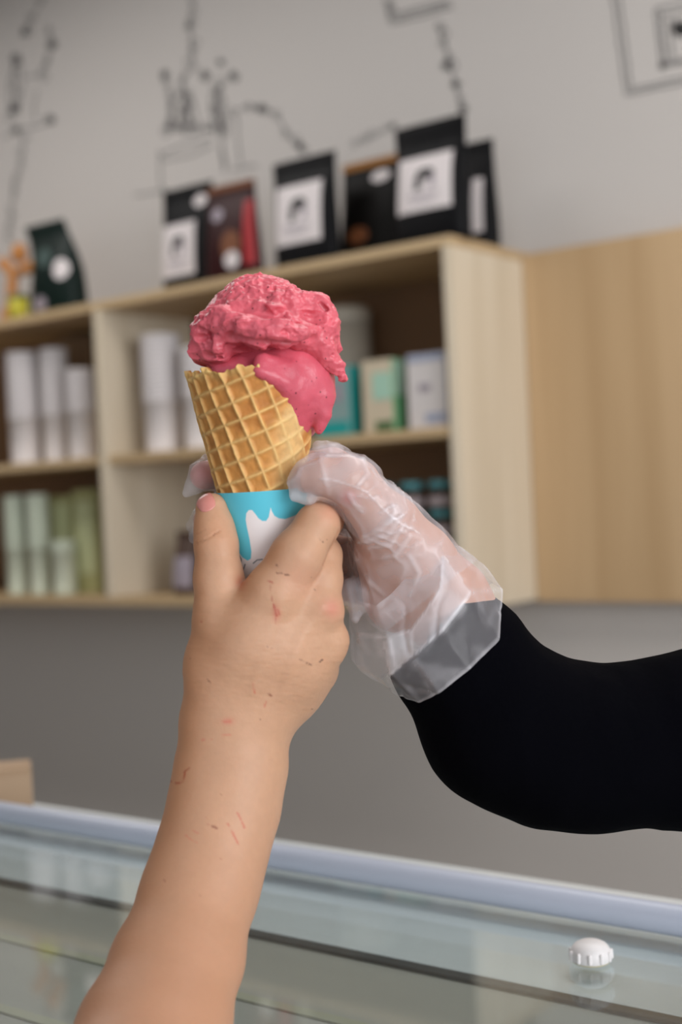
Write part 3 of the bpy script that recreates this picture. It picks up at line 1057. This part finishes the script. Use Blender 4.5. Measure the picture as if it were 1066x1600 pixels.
# grey doodle low on the print
dd = np.minimum(seg_paint(sx, sy, [(369, 868), (374, 868), (377, 874), (376, 884), (372, 890)]), seg_paint(sx, sy, [(378, 898), (381, 888), (383, 882)]))
dd = np.minimum(dd, seg_paint(sx, sy, [(396, 880), (402, 875), (410, 874)]))
gk = ((1 - smooth01(dd, .5, 1.6)) * front)[:, None] * .8
cs = cs * (1 - gk) + lin((96, 108, 118))[None] * gk
sl_i = cone_pt(TH, S, 5.2)
top_i = np.arange(NU2) + (NV2 - 1) * NU2; kk = np.roll(top_i, -1)
q1 = grid_quads(NU2, NV2, True)
bridge = np.stack([top_i, kk, kk + NU2 * NV2, top_i + NU2 * NV2], 1)
m_slv = mat('printed_paper', rough=.5, spec=.35, attr='Col')
to_obj('paper_sleeve', np.concatenate([sl_o, sl_i]), np.concatenate([q1, q1[:, ::-1] + NU2 * NV2, bridge]), m_slv, cone, np.concatenate([cs, np.tile(lin((240, 236, 232)), (len(sl_i), 1))]))

# ---- scoops
m_ice = bpy.data.materials.new('raspberry_ice_cream'); m_ice.use_nodes = True
nt = m_ice.node_tree; b = nt.nodes['Principled BSDF']
va = nt.nodes.new('ShaderNodeVertexColor'); va.layer_name = 'Col'
tcn = nt.nodes.new('ShaderNodeTexCoord')
vo = nt.nodes.new('ShaderNodeTexVoronoi'); vo.inputs['Scale'].default_value = 300
cmp_ = nt.nodes.new('ShaderNodeMapRange'); cmp_.inputs['From Min'].default_value = .07; cmp_.inputs['From Max'].default_value = .2
cmp_.inputs['To Min'].default_value = .85; cmp_.inputs['To Max'].default_value = 0
nz = nt.nodes.new('ShaderNodeTexNoise'); nz.inputs['Scale'].default_value = 160
gt = nt.nodes.new('ShaderNodeMath'); gt.operation = 'GREATER_THAN'; gt.inputs[1].default_value = .52
ml = nt.nodes.new('ShaderNodeMath'); ml.operation = 'MULTIPLY'
mx = nt.nodes.new('ShaderNodeMix'); mx.data_type = 'RGBA'; mx.inputs['B'].default_value = rgb(96, 20, 34)
nt.links.new(tcn.outputs['Object'], vo.inputs['Vector']); nt.links.new(tcn.outputs['Object'], nz.inputs['Vector'])
nt.links.new(vo.outputs['Distance'], cmp_.inputs['Value']); nt.links.new(nz.outputs['Fac'], gt.inputs[0])
nt.links.new(cmp_.outputs[0], ml.inputs[0]); nt.links.new(gt.outputs[0], ml.inputs[1])
nt.links.new(ml.outputs[0], mx.inputs['Factor']); nt.links.new(va.outputs[0], mx.inputs['A']); nt.links.new(mx.outputs['Result'], b.inputs['Base Color'])
b.inputs['Roughness'].default_value = .36
b.inputs['Specular IOR Level'].default_value = .5
b.inputs['Subsurface Weight'].default_value = .25
b.inputs['Subsurface Radius'].default_value = (1, .3, .3)
b.inputs['Subsurface Scale'].default_value = .0025
n2 = nt.nodes.new('ShaderNodeTexNoise'); n2.inputs['Scale'].default_value = 1100; n2.inputs['Detail'].default_value = 3
bp = nt.nodes.new('ShaderNodeBump'); bp.inputs['Strength'].default_value = .25; bp.inputs['Distance'].default_value = .0006
nt.links.new(tcn.outputs['Object'], n2.inputs['Vector']); nt.links.new(n2.outputs['Fac'], bp.inputs['Height']); nt.links.new(bp.outputs[0], b.inputs['Normal'])
MATS['ice'] = m_ice


def cone_front(x, y, lift=0.0):
    """depth of the cone surface at a pixel (towards the camera)"""
    s = np.clip(((1112 - y) / (1112 - 590)), 0, 1.05)
    cx = 432 + (396 - 432) * s; r = RIM * s
    return (-30 + 30 * s) + math.sqrt(max(0, r * r - (x - cx) ** 2)) + lift


segs = chain([(421, 617, -16, 88), (426, 620, -16, 88)], 10)
segs += chain([(450, 588, 14, 62), (462, 594, 12, 58)], 24)
segs += chain([(352, 584, 34, 24), (380, 584, 40, 30)], 14)
for (x, y, r) in ((404, 586, 7), (416, 592, 8), (430, 598, 9), (444, 606, 9), (455, 620, 9), (468, 632, 10), (480, 640, 10), (491, 648, 10)):
    segs += chain([(x + 6, y - 22, cone_front(x, y - 20) - r - 12, r + 4), (x, y - r, cone_front(x, y) - r + 4, r)], 18)
segs += chain([(486, 596, 14, 32), (494, 622, 20, 24), (496, 640, 20, 17)], 16)
segs += chain([(500, 630, 28, 16), (504, 648, 26, 12), (500, 664, 24, 8.5), (498, 673, 23, 7)], 8)


def low_extra(p, f):
    return f + 1.8 * fbm(p, 46, 1) + .7 * fbm(p, 14, 2)


v, q = polygonise(segs, 2.0, low_extra, project=2)
nz_ = fbm(v, 30, 3)
c_i = lin((210, 92, 109))
cols = c_i[None] * (1 + .10 * nz_)[:, None]
to_obj('scoop', v, q[:, ::-1], m_ice, cone, cols)

# upper scoop: crumbly dome over a torn, folded skirt
segs = chain([(405, 497, 8, 68), (414, 500, 8, 68)], 12)
segs += chain([(372, 505, 20, 52), (445, 508, 18, 52)], 16)
for a in np.linspace(0, 2 * math.pi, 15, endpoint=False):
    x, z = 412 + 88 * math.cos(a), 10 + 80 * math.sin(a)
    y = 522 + 4 * math.sin(a * 3) + (14 if math.cos(a) < -.6 else 0)
    segs += chain([(412 + 64 * math.cos(a), 502, 10 + 58 * math.sin(a), 30), (x, y, z, 23 + 4 * math.sin(a * 5))], 10)
segs += chain([(340, 505, 40, 28), (322, 538, 35, 25)], 10)            # left lobe
segs += chain([(322, 538, 40, 22), (332, 556, 44, 15)], 9)
segs += chain([(316, 514, 58, 14), (345, 500, 86, 14), (384, 506, 104, 15), (408, 517, 111, 12)], 8)     # fold across the front
segs += chain([(352, 512, 80, 12), (340, 545, 78, 11)], 8)
segs += chain([(400, 514, 106, 12), (432, 517, 112, 11), (468, 519, 107, 12)], 8)
segs += chain([(434, 462, 72, 9), (432, 485, 88, 10), (410, 505, 98, 10)], 8)
segs += chain([(455, 470, 58, 20), (495, 482, 40, 22), (508, 512, 44, 22), (510, 545, 44, 17)], 9)      # right fold
segs += chain([(500, 500, 10, 30), (512, 540, 5, 22)], 9)
segs += chain([(512, 548, 40, 17), (526, 572, 38, 12.5), (536, 588, 36, 7.5)], 8)                       # drip
segs += chain([(455, 500, 84, 12), (480, 512, 80, 13)], 8)
holes = chain([(347, 536, 94, 8), (362, 530, 100, 12), (378, 528, 104, 8)], 3) + chain([(440, 463, 82, 4), (450, 470, 84, 9), (462, 482, 88, 8), (470, 494, 90, 4)], 3)
holes += chain([(484, 530, 90, 6), (494, 535, 84, 10), (503, 543, 74, 6)], 3) + chain([(378, 532, 108, 7), (425, 535, 112, 9), (472, 535, 102, 8)], 3)
holes += chain([(352, 491, 88, 3), (385, 489, 96, 5), (422, 491, 100, 4)], 3) + chain([(456, 489, 98, 4), (476, 497, 92, 7), (494, 507, 82, 5)], 3)
holes += chain([(500, 474, 62, 3), (508, 484, 60, 5)], 3) + chain([(330, 486, 66, 3), (342, 478, 74, 5), (352, 480, 80, 3)], 3) + chain([(410, 498, 112, 3), (440, 503, 110, 5), (458, 500, 104, 3)], 3)


def up_extra(p, f):
    dome = np.clip((Q(0, 492)[1] - p[..., 1]) / 25, 0, 1)
    q = p * np.array([.75, 1.35, 1], np.float32)
    dome = np.maximum(dome, np.clip((p[..., 0] - Q(508, 0)[0]) / 14, 0, .8))
    f = f + 3.0 * fbm(p, 44, 1) - (1.0 + 4.2 * (1 - dome)) * (1 - 2.2 * np.abs(fbm(q, 36, 1))) - 2.6 * (1 - dome) * (1 - 2.2 * np.abs(fbm(q + 31, 18, 1)))
    f = f + 2.3 * dome * (np.abs(fbm(p, 13, 2)) * 2 - .6) + (1.1 + .5 * dome) * fbm(p, 7, 2) + .5 * vnoise(p / 3.6)
    for hs in holes:
        f = -smin(-f, seg_d(p, hs) + .15 * fbm(p, 9, 1) * 8, 4.0)
    return f


v, q = polygonise(segs, 1.6, up_extra, project=1)
nz_ = fbm(v, 26, 3)
cols = lin((220, 100, 114))[None] * (1 + .12 * nz_)[:, None]
to_obj('scoop', v, q[:, ::-1], m_ice, cone, cols)

# ================================================================== the child's arm and hand
edges = [(1140, 280, 456, 34), (1200, 272, 449, 48), (1270, 259, 436, 68), (1340, 239, 416, 92), (1400, 217, 401, 120), (1500, 172, 382, 185), (1600, 122, 362, 265), (1760, 25, 330, 440), (1900, -150, 240, 650), (1990, -370, 60, 860)]
hand = []
lc, rc, mc = [], [], []
for (y, l, r, z) in edges:
    l, r = l + 8, r - 7
    w = r - l
    rr = w * .31
    lc.append((l + rr * 1.03, y, z - 4, rr)); rc.append((r - rr * 1.03, y, z - 8, rr)); mc.append(((l + r) / 2, y, z + 2, w * .335))
hand += chain(lc, 40) + chain(rc, 40) + chain(mc, 40)
# metacarpals
hand += chain([(340, 1120, 36, 48), (341, 1040, 46, 46), (346, 965, 50, 41)], 36)
hand += chain([(352, 1120, 46, 50), (392, 1010, 68, 52), (428, 928, 78, 45)], 40)
hand += chain([(380, 1120, 42, 52), (450, 1020, 56, 46), (492, 950, 58, 40)], 34)
hand += chain([(395, 1125, 32, 48), (465, 1050, 36, 42), (503, 1002, 34, 38)], 30)
hand += chain([(402, 1125, 22, 46), (455, 1080, 12, 40), (492, 1046, 6, 34)], 30)
hand += chain([(400, 1050, 40, 46), (430, 1000, 42, 40)], 30)
hand += chain([(352, 975, 58, 34), (400, 955, 66, 34)], 24)
hand += chain([(512, 948, 66, 20), (514, 955, 64, 20)], 22)                      # middle knuckle
hand += chain([(520, 1000, 44, 22), (516, 1012, 42, 22)], 20)
# thumb
hand += chain([(346, 965, 50, 43), (342, 905, 48, 37), (338, 850, 42, 33.5)], 14)
hand += chain([(338, 850, 42, 33), (335, 825, 36, 30), (332, 797, 28, 26.5)], 10)
# index, middle, ring, little
hand += chain([(428, 928, 78, 45), (464, 870, 82, 40), (496, 821, 70, 34)], 14)
hand += chain([(496, 821, 70, 34), (505, 812, 30, 31), (502, 806, -15, 28), (455, 798, -78, 24)], 9)
hand += chain([(492, 950, 58, 40), (501, 905, 48, 34), (503, 868, 34, 31)], 8)
hand += chain([(503, 868, 34, 31), (504, 864, -40, 27), (448, 858, -84, 24)], 8)
hand += chain([(503, 1002, 34, 38), (503, 965, 12, 32), (502, 935, -8, 29)], 8)
hand += chain([(502, 935, -8, 29), (488, 928, -70, 26), (430, 920, -98, 23)], 8)
hand += chain([(492, 1046, 6, 34), (494, 1000, -40, 27), (466, 985, -90, 24), (420, 975, -104, 21)], 8)


hv, hq = polygonise(hand, 2.4, None, project=3)
hv = relax(hv, hq, 1, .4)
hn = vnormals(hv, hq)
if hn[np.argmax(hv[:, 2]), 2] < 0:
    hq = hq[:, ::-1]; hn = -hn
x, y = hand_to_px(hv)
facing = hn[:, 2] > .05


def line_mask(pts, w):
    return (1 - smooth01(seg_paint(x, y, pts), w * .5, w * 1.5)) * facing


def spot(cx, cy, rx, ry=None):
    ry = ry or rx
    return np.exp(-(((x - cx) / rx) ** 2 + ((y - cy) / ry) ** 2)) * facing


# creases and tendons as real relief
dep = 1.6 * line_mask([(306, 849), (326, 840), (344, 829)], 1.2) + .9 * line_mask([(307, 834), (320, 828)], 1.0)
dep += 1.0 * line_mask([(505, 884), (518, 856), (530, 828)], 1.6)
dep += .8 * line_mask([(376, 908), (392, 902)], 2.0)
dep += .35 * fbm(np.stack([x, y * 3.2, x * 0], 1), 14, 2) * facing * smooth01(y, 860, 960) * (1 - smooth01(y, 1080, 1160))
dep -= 1.6 * np.exp(-(seg_paint(x, y, [(440, 1090), (470, 1000), (505, 950)]) / 9) ** 2) * facing
dep -= 1.2 * np.exp(-(seg_paint(x, y, [(395, 1080), (420, 1000), (440, 940)]) / 9) ** 2) * facing
hv = hv - hn * dep[:, None]
skin = np.tile(lin((202, 158, 128)), (len(hv), 1))
mot = fbm(hv, 60, 3); fine = fbm(hv, 7, 2)
skin = skin * (1 + .05 * mot + .025 * fine)[:, None]


def blend(mask, c, a):
    global skin
    m_ = np.clip(mask * a, 0, 1)[:, None]
    skin = skin * (1 - m_) + lin(c)[None] * m_


left_shade = smooth01(-hn[:, 0], .1, .9)                                  # shade painted into the skin where it faces left
blend(left_shade, (202, 134, 88), .55)
blend(smooth01(y, 1150, 1600), (188, 136, 106), .6)  # skin darkened down the forearm to offset the strong light there
blend(spot(519, 951, 15), (212, 122, 108), .5)
blend(spot(376, 910, 8, 10), (178, 92, 70), .6)
blend(spot(432, 958, 6, 12), (200, 105, 92), .5)
blend(spot(335, 830, 22, 30), (204, 140, 100), .35)
blend(spot(515, 800, 18), (226, 160, 136), .4)
blend(spot(356, 1127, 9, 5), (206, 122, 104), .6)
blend(spot(470, 905, 30), (224, 160, 140), .25)
for pts, w, c, a in [
    ([(421, 908), (425, 936), (431, 960), (431, 975)], .8, (168, 90, 72), .6), ([(428, 945), (432, 962)], 1.8, (178, 84, 74), .65), ([(434, 952), (437, 960)], 1.4, (176, 80, 70), .6),
    ([(432, 895), (440, 896)], 1.0, (110, 66, 50), .7), ([(445, 898), (452, 899)], 1.2, (96, 56, 44), .75), ([(418, 907), (426, 910)], 1.6, (170, 76, 64), .6),
    ([(417, 1011), (424, 1012), (432, 1011)], .8, (120, 78, 60), .6), ([(468, 1030), (476, 1034), (487, 1039)], 1.0, (96, 64, 50), .7), ([(475, 1036), (480, 1037)], 1.3, (96, 64, 50), .6), ([(499, 1034), (504, 1031)], 1.3, (84, 54, 44), .8),
    ([(324, 1062), (329, 1066)], 1.2, (120, 76, 56), .6), ([(394, 1067), (398, 1082)], 1.1, (198, 104, 84), .7), ([(419, 1084), (424, 1087)], 1.5, (130, 70, 52), .75), ([(416, 1097), (413, 1105)], 1.2, (196, 110, 90), .6),
    ([(316, 1156), (331, 1155)], 1.5, (204, 116, 98), .6), ([(342, 1150), (360, 1148)], 1.3, (208, 122, 102), .5), ([(350, 1128), (361, 1127)], 1.6, (200, 112, 94), .6),
    ([(262, 1219), (276, 1224), (286, 1222), (289, 1208)], 1.7, (176, 88, 60), .75), ([(288, 1206), (296, 1200)], 1.5, (170, 86, 62), .7),
    ([(356, 1287), (364, 1302), (372, 1318)], 1.5, (196, 108, 84), .75), ([(371, 1270), (377, 1281), (382, 1293)], 1.5, (196, 106, 84), .7), ([(290, 1305), (300, 1313), (308, 1317)], 1.2, (204, 122, 98), .6),
    ([(332, 1291), (339, 1294)], 1.9, (140, 84, 66), .7), ([(323, 1287), (325, 1288)], 1.4, (176, 106, 88), .6), ([(322, 1278), (324, 1279)], 1.3, (176, 106, 88), .5), ([(302, 1298), (310, 1302)], 1.3, (200, 124, 104), .5),
    ([(407, 1124), (408, 1125)], 1.2, (120, 76, 60), .7), ([(487, 1108), (488, 1108)], 1.0, (100, 70, 58), .6), ([(314, 971), (315, 972)], 1.5, (176, 84, 66), .6), ([(297, 1029), (298, 1030)], 1.2, (160, 86, 66), .6),
    ([(500, 843), (500.5, 844)], 1.1, (96, 64, 54), .8), ([(504, 846), (505, 846)], 1.1, (96, 64, 54), .8), ([(510, 843), (511, 843)], 1.0, (96, 64, 54), .7), ([(432, 883), (433, 884)], 1.2, (110, 66, 54), .7), ([(487, 902), (488, 903)], .9, (100, 70, 58), .6), ([(491, 920), (492, 921)], 1.0, (100, 70, 58), .6), ([(346, 1242), (347, 1243)], 1.2, (150, 100, 80), .5),
    ([(256, 1375), (258, 1377)], 1.6, (150, 92, 70), .5), ([(312, 1400), (313, 1400)], 1.2, (150, 92, 76), .5), ([(280, 1415), (281, 1416)], 1.2, (160, 100, 80), .5), ([(345, 1342), (346, 1343)], 1.4, (170, 110, 88), .5),
    ([(306, 849), (326, 840), (344, 829)], .9, (150, 92, 62), .6), ([(505, 884), (518, 856), (530, 828)], 1.0, (186, 126, 98), .5)]:
    blend(line_mask(pts, w) * smooth01(fbm(hv, 9, 2), -.75, .25), c, a)
m_skin = mat('skin', rough=.5, spec=.35, attr='Col', bump=(700, .12, .0008), sss=.22, sssr=(1, .4, .25), sssscale=.0035)
arm = bpy.data.objects.new('person', fastmesh('arm', hand_to_world(hv), hq)); COL.objects.link(arm)
arm.data.materials.append(m_skin); arm.data.polygons.foreach_set('use_smooth', np.ones(len(arm.data.polygons), bool))
setcol(arm.data, 'Col', skin)
tag(arm, 'bare scratched forearm and hand gripping the paper sleeve of the cone', 'person')

# thumb nail, laid on the skin
wv = hand_to_world(hv)
sel = (y < 900) & (x < 390)
remap = np.full(len(hv), -1); remap[sel] = np.arange(sel.sum())
fs = hq[sel[hq].all(1)]
tree = BVHTree.FromPolygons([tuple(map(float, p)) for p in hv[sel]], [tuple(int(i) for i in remap[f_]) for f_ in fs])
nv = []; nf = []
n = 16
nail_c = (321.0, 784.0); ang = math.radians(-24)
for layer in (0, 1):
    for j in range(n + 1):
        for i in range(n + 1):
            a, b_ = 2 * i / n - 1, 2 * j / n - 1
            a2, b2 = a * math.sqrt(1 - b_ * b_ * .38), b_ * math.sqrt(1 - a * a * .38)
            px = nail_c[0] + 14.5 * a2 * math.cos(ang) - 15.5 * b2 * math.sin(ang)
            py = nail_c[1] + 14.5 * a2 * math.sin(ang) + 15.5 * b2 * math.cos(ang)
            px = max(px, 306.5)
            o_ = Q(px, py, 200); dr = Q(px, py, -100) - o_; dr /= np.linalg.norm(dr)
            loc, nr, _, _ = tree.ray_cast(Vector(o_), Vector(dr))
            if loc is None:
                loc, nr, _, _ = tree.find_nearest(Vector(Q(px, py, 30)))
            edge = max(abs(a), abs(b_))
            lift = (1.7 - .9 * edge ** 4) if layer else -1.5
            nv.append(np.array(loc) + np.array(nr) * lift)
N1 = (n + 1) * (n + 1)
for j in range(n):
    for i in range(n):
        a = N1 + j * (n + 1) + i
        nf.append((a, a + 1, a + n + 2, a + n + 1))
ringi = [i for i in range(n + 1)] + [j * (n + 1) + n for j in range(1, n + 1)] + [n * (n + 1) + i for i in range(n - 1, -1, -1)] + [j * (n + 1) for j in range(n - 1, 0, -1)]
for a, b_ in zip(ringi, ringi[1:] + ringi[:1]):
    nf.append((a, b_, b_ + N1, a + N1))
o = link('thumb_nail', fastmesh('thumb_nail', hand_to_world(np.array(nv)), np.array(nf)), mat('nail_pink', rgb(216, 142, 132), .3, .5, sss=.15), None, True)
o.parent = arm
o['label'] = 'pink thumb nail'

# ================================================================== the seller: gloved hand and black sleeve
pb = hand_to_world(Q(715, 960, -20)[None])[0]
sell = empty('person', pb, 'person in black sleeve and clear plastic glove handing over the cone', 'person')
g = []
g += chain([(482, 747, 73, 24), (505, 745, 76, 28), (545, 752, 72, 35)], 12)
g += chain([(545, 752, 72, 35), (577, 788, 60, 37), (610, 822, 45, 44)], 14)
g += chain([(610, 822, 45, 44), (655, 872, 22, 49), (702, 930, -6, 56)], 26)
g += chain([(598, 806, -40, 38), (560, 750, -90, 30), (520, 728, -120, 27), (430, 734, -140, 25), (350, 738, -105, 24), (319, 743, -60, 22)], 10)
g += chain([(602, 850, -46, 40), (560, 800, -110, 30), (520, 790, -148, 27), (430, 800, -152, 25), (345, 806, -100, 22), (322, 812, -72, 20)], 10)
g += chain([(610, 900, -44, 40), (575, 870, -120, 28), (520, 862, -165, 25), (440, 862, -165, 23), (380, 856, -128, 20)], 10)
g += chain([(620, 945, -40, 38), (590, 925, -110, 26), (530, 915, -160, 22), (460, 908, -160, 20)], 10)
g += chain([(600, 820, -30, 46), (700, 945, -30, 52)], 26)
g += chain([(606, 880, -36, 44), (702, 955, -28, 52)], 26)
g += chain([(612, 935, -30, 42), (700, 965, -24, 52)], 26)
g += chain([(600, 860, 0, 44), (660, 930, -4, 50)], 26)
g += chain([(702, 942, -14, 62), (760, 1050, -30, 70), (840, 1120, -40, 76)], 26)
gv, gq = polygonise(g, 3.2, None, project=2)
gn = vnormals(gv, gq)
if gn[np.argmax(gv[:, 2]), 2] < 0: gq = gq[:, ::-1]
sk2 = np.tile(lin((200, 152, 132)), (len(gv), 1)) * (1 + .06 * fbm(gv, 60, 2))[:, None]
gx, gy = hand_to_px(gv)
rd = np.exp(-((gx - 545) / 14) ** 2 - ((gy - 778) / 12) ** 2)[:, None] * .7 + np.exp(-((gx - 318) / 22) ** 2 - ((gy - 740) / 28) ** 2)[:, None] * .8
sk2 = sk2 * (1 - rd) + lin((206, 98, 92))[None] * rd
o = to_obj('hand', gv, gq, m_skin, sell, sk2)

# glove film: a loose skin over the hand, with folds
def film(name):
    """thin polythene: mostly clear, milkier where the film doubles up (attribute)"""
    m = bpy.data.materials.new(name); m.use_nodes = True
    nt = m.node_tree; b = nt.nodes['Principled BSDF']
    b.inputs['Base Color'].default_value = rgb(240, 236, 242); b.inputs['Roughness'].default_value = .2
    b.inputs['Specular IOR Level'].default_value = .7
    a = nt.nodes.new('ShaderNodeVertexColor'); a.layer_name = 'Col'
    nt.links.new(a.outputs['Color'], b.inputs['Alpha'])
    MATS[name] = m
    return m


m_glv = film('clear_glove_film')
gl = [(a, b_, ra + 3.0, rb + 3.0, k + 10) for (a, b_, ra, rb, k) in g]
gl += chain([(480, 735, 80, 18), (466, 752, 76, 13), (462, 766, 76, 10)], 10)        # loose film past the thumb tip
gl += chain([(484, 776, 84, 12), (460, 776, 78, 7)], 8)
gl += chain([(490, 722, 70, 12), (468, 742, 70, 8)], 8)
gl += chain([(520, 708, -60, 18), (498, 698, -50, 10)], 8)
gl += chain([(318, 742, -60, 22), (302, 760, -56, 13), (292, 770, -54, 7)], 6)       # film past the finger tips
gl += chain([(318, 728, -66, 14), (320, 716, -70, 6)], 6)
gl += chain([(312, 812, -66, 16), (299, 822, -62, 9)], 6)
gl += chain([(316, 820, -66, 14), (302, 842, -60, 7)], 6)
gl += chain([(560, 930, -10, 30), (555, 965, 0, 8)], 8)                               # loose flap below the palm
glv, glq = polygonise(gl, 2.8, None, project=2)
gn = vnormals(glv, glq)
if gn[np.argmax(glv[:, 2]), 2] < 0: glq = glq[:, ::-1]; gn = -gn
gx, gy = hand_to_px(glv)
# folds running across the thumb root, plus general crumple
u = (gx - 610) * .62 + (gy - 800) * .78
w_ = (gx - 610) * .78 - (gy - 800) * .62
fold = np.exp(-((gx - 612) / 58) ** 2 - ((gy - 806) / 46) ** 2)
jit = fbm(np.stack([gx, gy, glv[:, 2]], 1), 48, 3)
ph = u / 7.5 + .004 * w_ * w_ + 2.6 * jit
r1 = np.clip(1 - np.abs(np.sin(ph)) * 1.5, 0, 1) ** 1.5 * smooth01(jit + .25 * np.sin(w_ / 23), -.25, .35)
disp = fold * 4.0 * r1
n_a = fbm(glv + 50, 60, 2); rid = np.clip(1 - np.abs(n_a) * 3.0, 0, 1) ** 2
disp += 2.2 * rid + 1.6 * fbm(glv, 40, 2)
gfront = gn[:, 2] > 0
seam = np.exp(-(seg_paint(gx, gy, [(498, 748), (520, 750), (545, 757), (572, 768), (592, 788), (620, 815), (660, 836), (690, 852)]) / 1.6) ** 2) * gfront
crs = np.zeros(len(gx))
for pl_ in ([(545, 772), (556, 790), (566, 800)], [(500, 716), (506, 740), (512, 772)], [(568, 716), (576, 740), (560, 758)], [(606, 770), (618, 800), (596, 826), (570, 838)], [(616, 776), (628, 806), (606, 836), (560, 848)],
            [(632, 820), (610, 850), (574, 858)], [(640, 838), (618, 868), (580, 874)], [(545, 850), (575, 905), (600, 930)], [(640, 868), (655, 895), (640, 930)], [(540, 905), (556, 972)]):
    crs = np.maximum(crs, np.exp(-(seg_paint(gx, gy, pl_) / 4.2) ** 2))
crs = crs * gfront
disp += 1.2 * seam + 2.0 * crs
galpha = .19 + .30 * fold * r1 + .08 * rid + .22 * seam * smooth01(jit, -.5, .3) + .20 * crs * smooth01(jit, -.5, .4) + .20 * smooth01(fbm(glv, 70, 2), -.2, .6)
galpha += .08 * (smooth01(-gx, -478, -466) * (gy < 800)) - .04 * (gx < 335)
glv = glv + gn * disp[:, None]
galpha = np.clip(galpha, 0, .75)
axis_d = (gx - 690) * .62 + (gy - 920) * .78
keep = (axis_d[glq] < 0).all(1)
o_glove = to_obj('glove', glv, glq[keep], m_glv, sell, np.repeat(galpha[:, None], 3, 1))
o_glove['label'] = 'clear disposable plastic glove'

rings = [
    [(684, 838, 0), (664, 858, 50), (640, 895, 62), (612, 925, 62), (585, 945, 52), (555, 935, 15), (545, 900, -50), (565, 860, -92), (605, 825, -95), (655, 812, -55)],
    [(718, 853, 8), (692, 872, 72), (668, 926, 88), (644, 984, 92), (606, 1000, 84), (560, 998, 30), (543, 968, -35), (575, 915, -105), (635, 868, -110), (695, 842, -60)],
    [(752, 873, 8), (736, 925, 92), (690, 985, 122), (650, 1030, 116), (608, 1055, 84), (566, 1050, 12), (547, 1030, -45), (598, 985, -120), (672, 915, -122), (728, 868, -68)],
    [(788, 921, 14), (782, 1003, 72), (735, 1048, 114), (688, 1085, 106), (656, 1100, 62), (616, 1084, 4), (598, 1062, -62), (650, 1015, -128), (720, 950, -132), (770, 912, -70)]]
pts = []
SUBU, SUBV = 14, 16
R4 = [[Q(*p) for p in r] for r in rings]
NP = len(R4[0])
for j in range(len(R4) - 1):
    for sv in range(SUBV + (1 if j == len(R4) - 2 else 0)):
        tv = sv / SUBV
        for i in range(NP):
            for su in range(SUBU):
                tu = su / SUBU
                a0 = R4[j][i] * (1 - tu) + R4[j][(i + 1) % NP] * tu
                a1 = R4[j + 1][i] * (1 - tu) + R4[j + 1][(i + 1) % NP] * tu
                pts.append(a0 * (1 - tv) + a1 * tv)
cv = np.array(pts); cu = NP * SUBU
cq = grid_quads(cu, len(cv) // cu, True)
cv0 = relax(cv, cq, 3, .4)
cn_ = vnormals(cv0, cq)
n_a = fbm(cv0, 60, 2); rid = np.clip(1 - np.abs(n_a) * 3.2, 0, 1) ** 2
cv0 = cv0 + cn_ * (3.0 * rid + 2.0 * fbm(cv0, 40, 2))[:, None]
nvv = len(cv) // cu
ii = np.tile(np.arange(cu), nvv); jj = np.repeat(np.arange(nvv), cu)
facet = rng.random((4, NP))[np.minimum(jj // SUBV, 3), ii // SUBU]
cx_, cy_ = hand_to_px(cv0)
cf = (cv0[:, 2] > 0)
sheet = in_poly(cx_, cy_, [(690, 862), (737, 925), (690, 987), (608, 1057), (598, 1002), (644, 984), (688, 920)]) * cf
crs = np.zeros(len(cv0))
for pl_ in ([(687, 854), (693, 874), (690, 920), (644, 984)], [(737, 925), (690, 987), (608, 1056)], [(644, 984), (645, 1024)], [(644, 984), (600, 996), (552, 990)], [(718, 853), (752, 874), (788, 921)], [(737, 925), (788, 921)], [(610, 1000), (618, 1040)], [(560, 1000), (545, 1022)]):
    crs = np.maximum(crs, np.exp(-(seg_paint(cx_, cy_, pl_) / 2.6) ** 2))
calpha = .12 + .14 * smooth01(fbm(cv0, 34, 3), -.2, .7) + .07 * facet + .06 * rid + .26 * sheet + .2 * crs * cf + .16 * (jj >= nvv - 2)
o = to_obj('cuff', cv0, cq, m_glv, sell, np.repeat(np.clip(calpha, 0, .7)[:, None], 3, 1))
o.parent = o_glove; o.matrix_parent_inverse = Matrix()
o['label'] = 'flared open cuff of the plastic glove'

# black sleeve
s = chain([(694, 990, -20, 92), (716, 1022, -20, 106), (786, 1128, -30, 128), (860, 1162, -40, 131), (935, 1172, -50, 126), (1075, 1160, -80, 130), (1250, 1120, -190, 160), (1500, 1050, -520, 190), (1750, 960, -900, 240)], 30)
s += chain([(1020, 1160, -60, 112), (1110, 1138, -60, 120)], 40)


def slv_extra(p, f):
    return f + 5.0 * fbm(p * np.array([1, .7, 1], np.float32), 120, 2) + 3.0 * np.abs(fbm(p * np.array([1, .5, 1], np.float32), 60, 1))


sv_, sq_ = polygonise(s, 6.0, slv_extra, project=1)
gn = vnormals(sv_, sq_)
if gn[np.argmax(sv_[:, 2]), 2] < 0: sq_ = sq_[:, ::-1]
sx_, sy_ = hand_to_px(sv_)
sq_ = sq_[(((sx_ - 672) * .71 + (sy_ - 990) * .70)[sq_] > 0).all(1)]          # open cuff end
o = to_obj('sleeve', sv_, sq_, mat('black_cotton', rgb(5, 5, 9), .95, .03, sheen=.0, bump=(300, .2, .001)), sell)
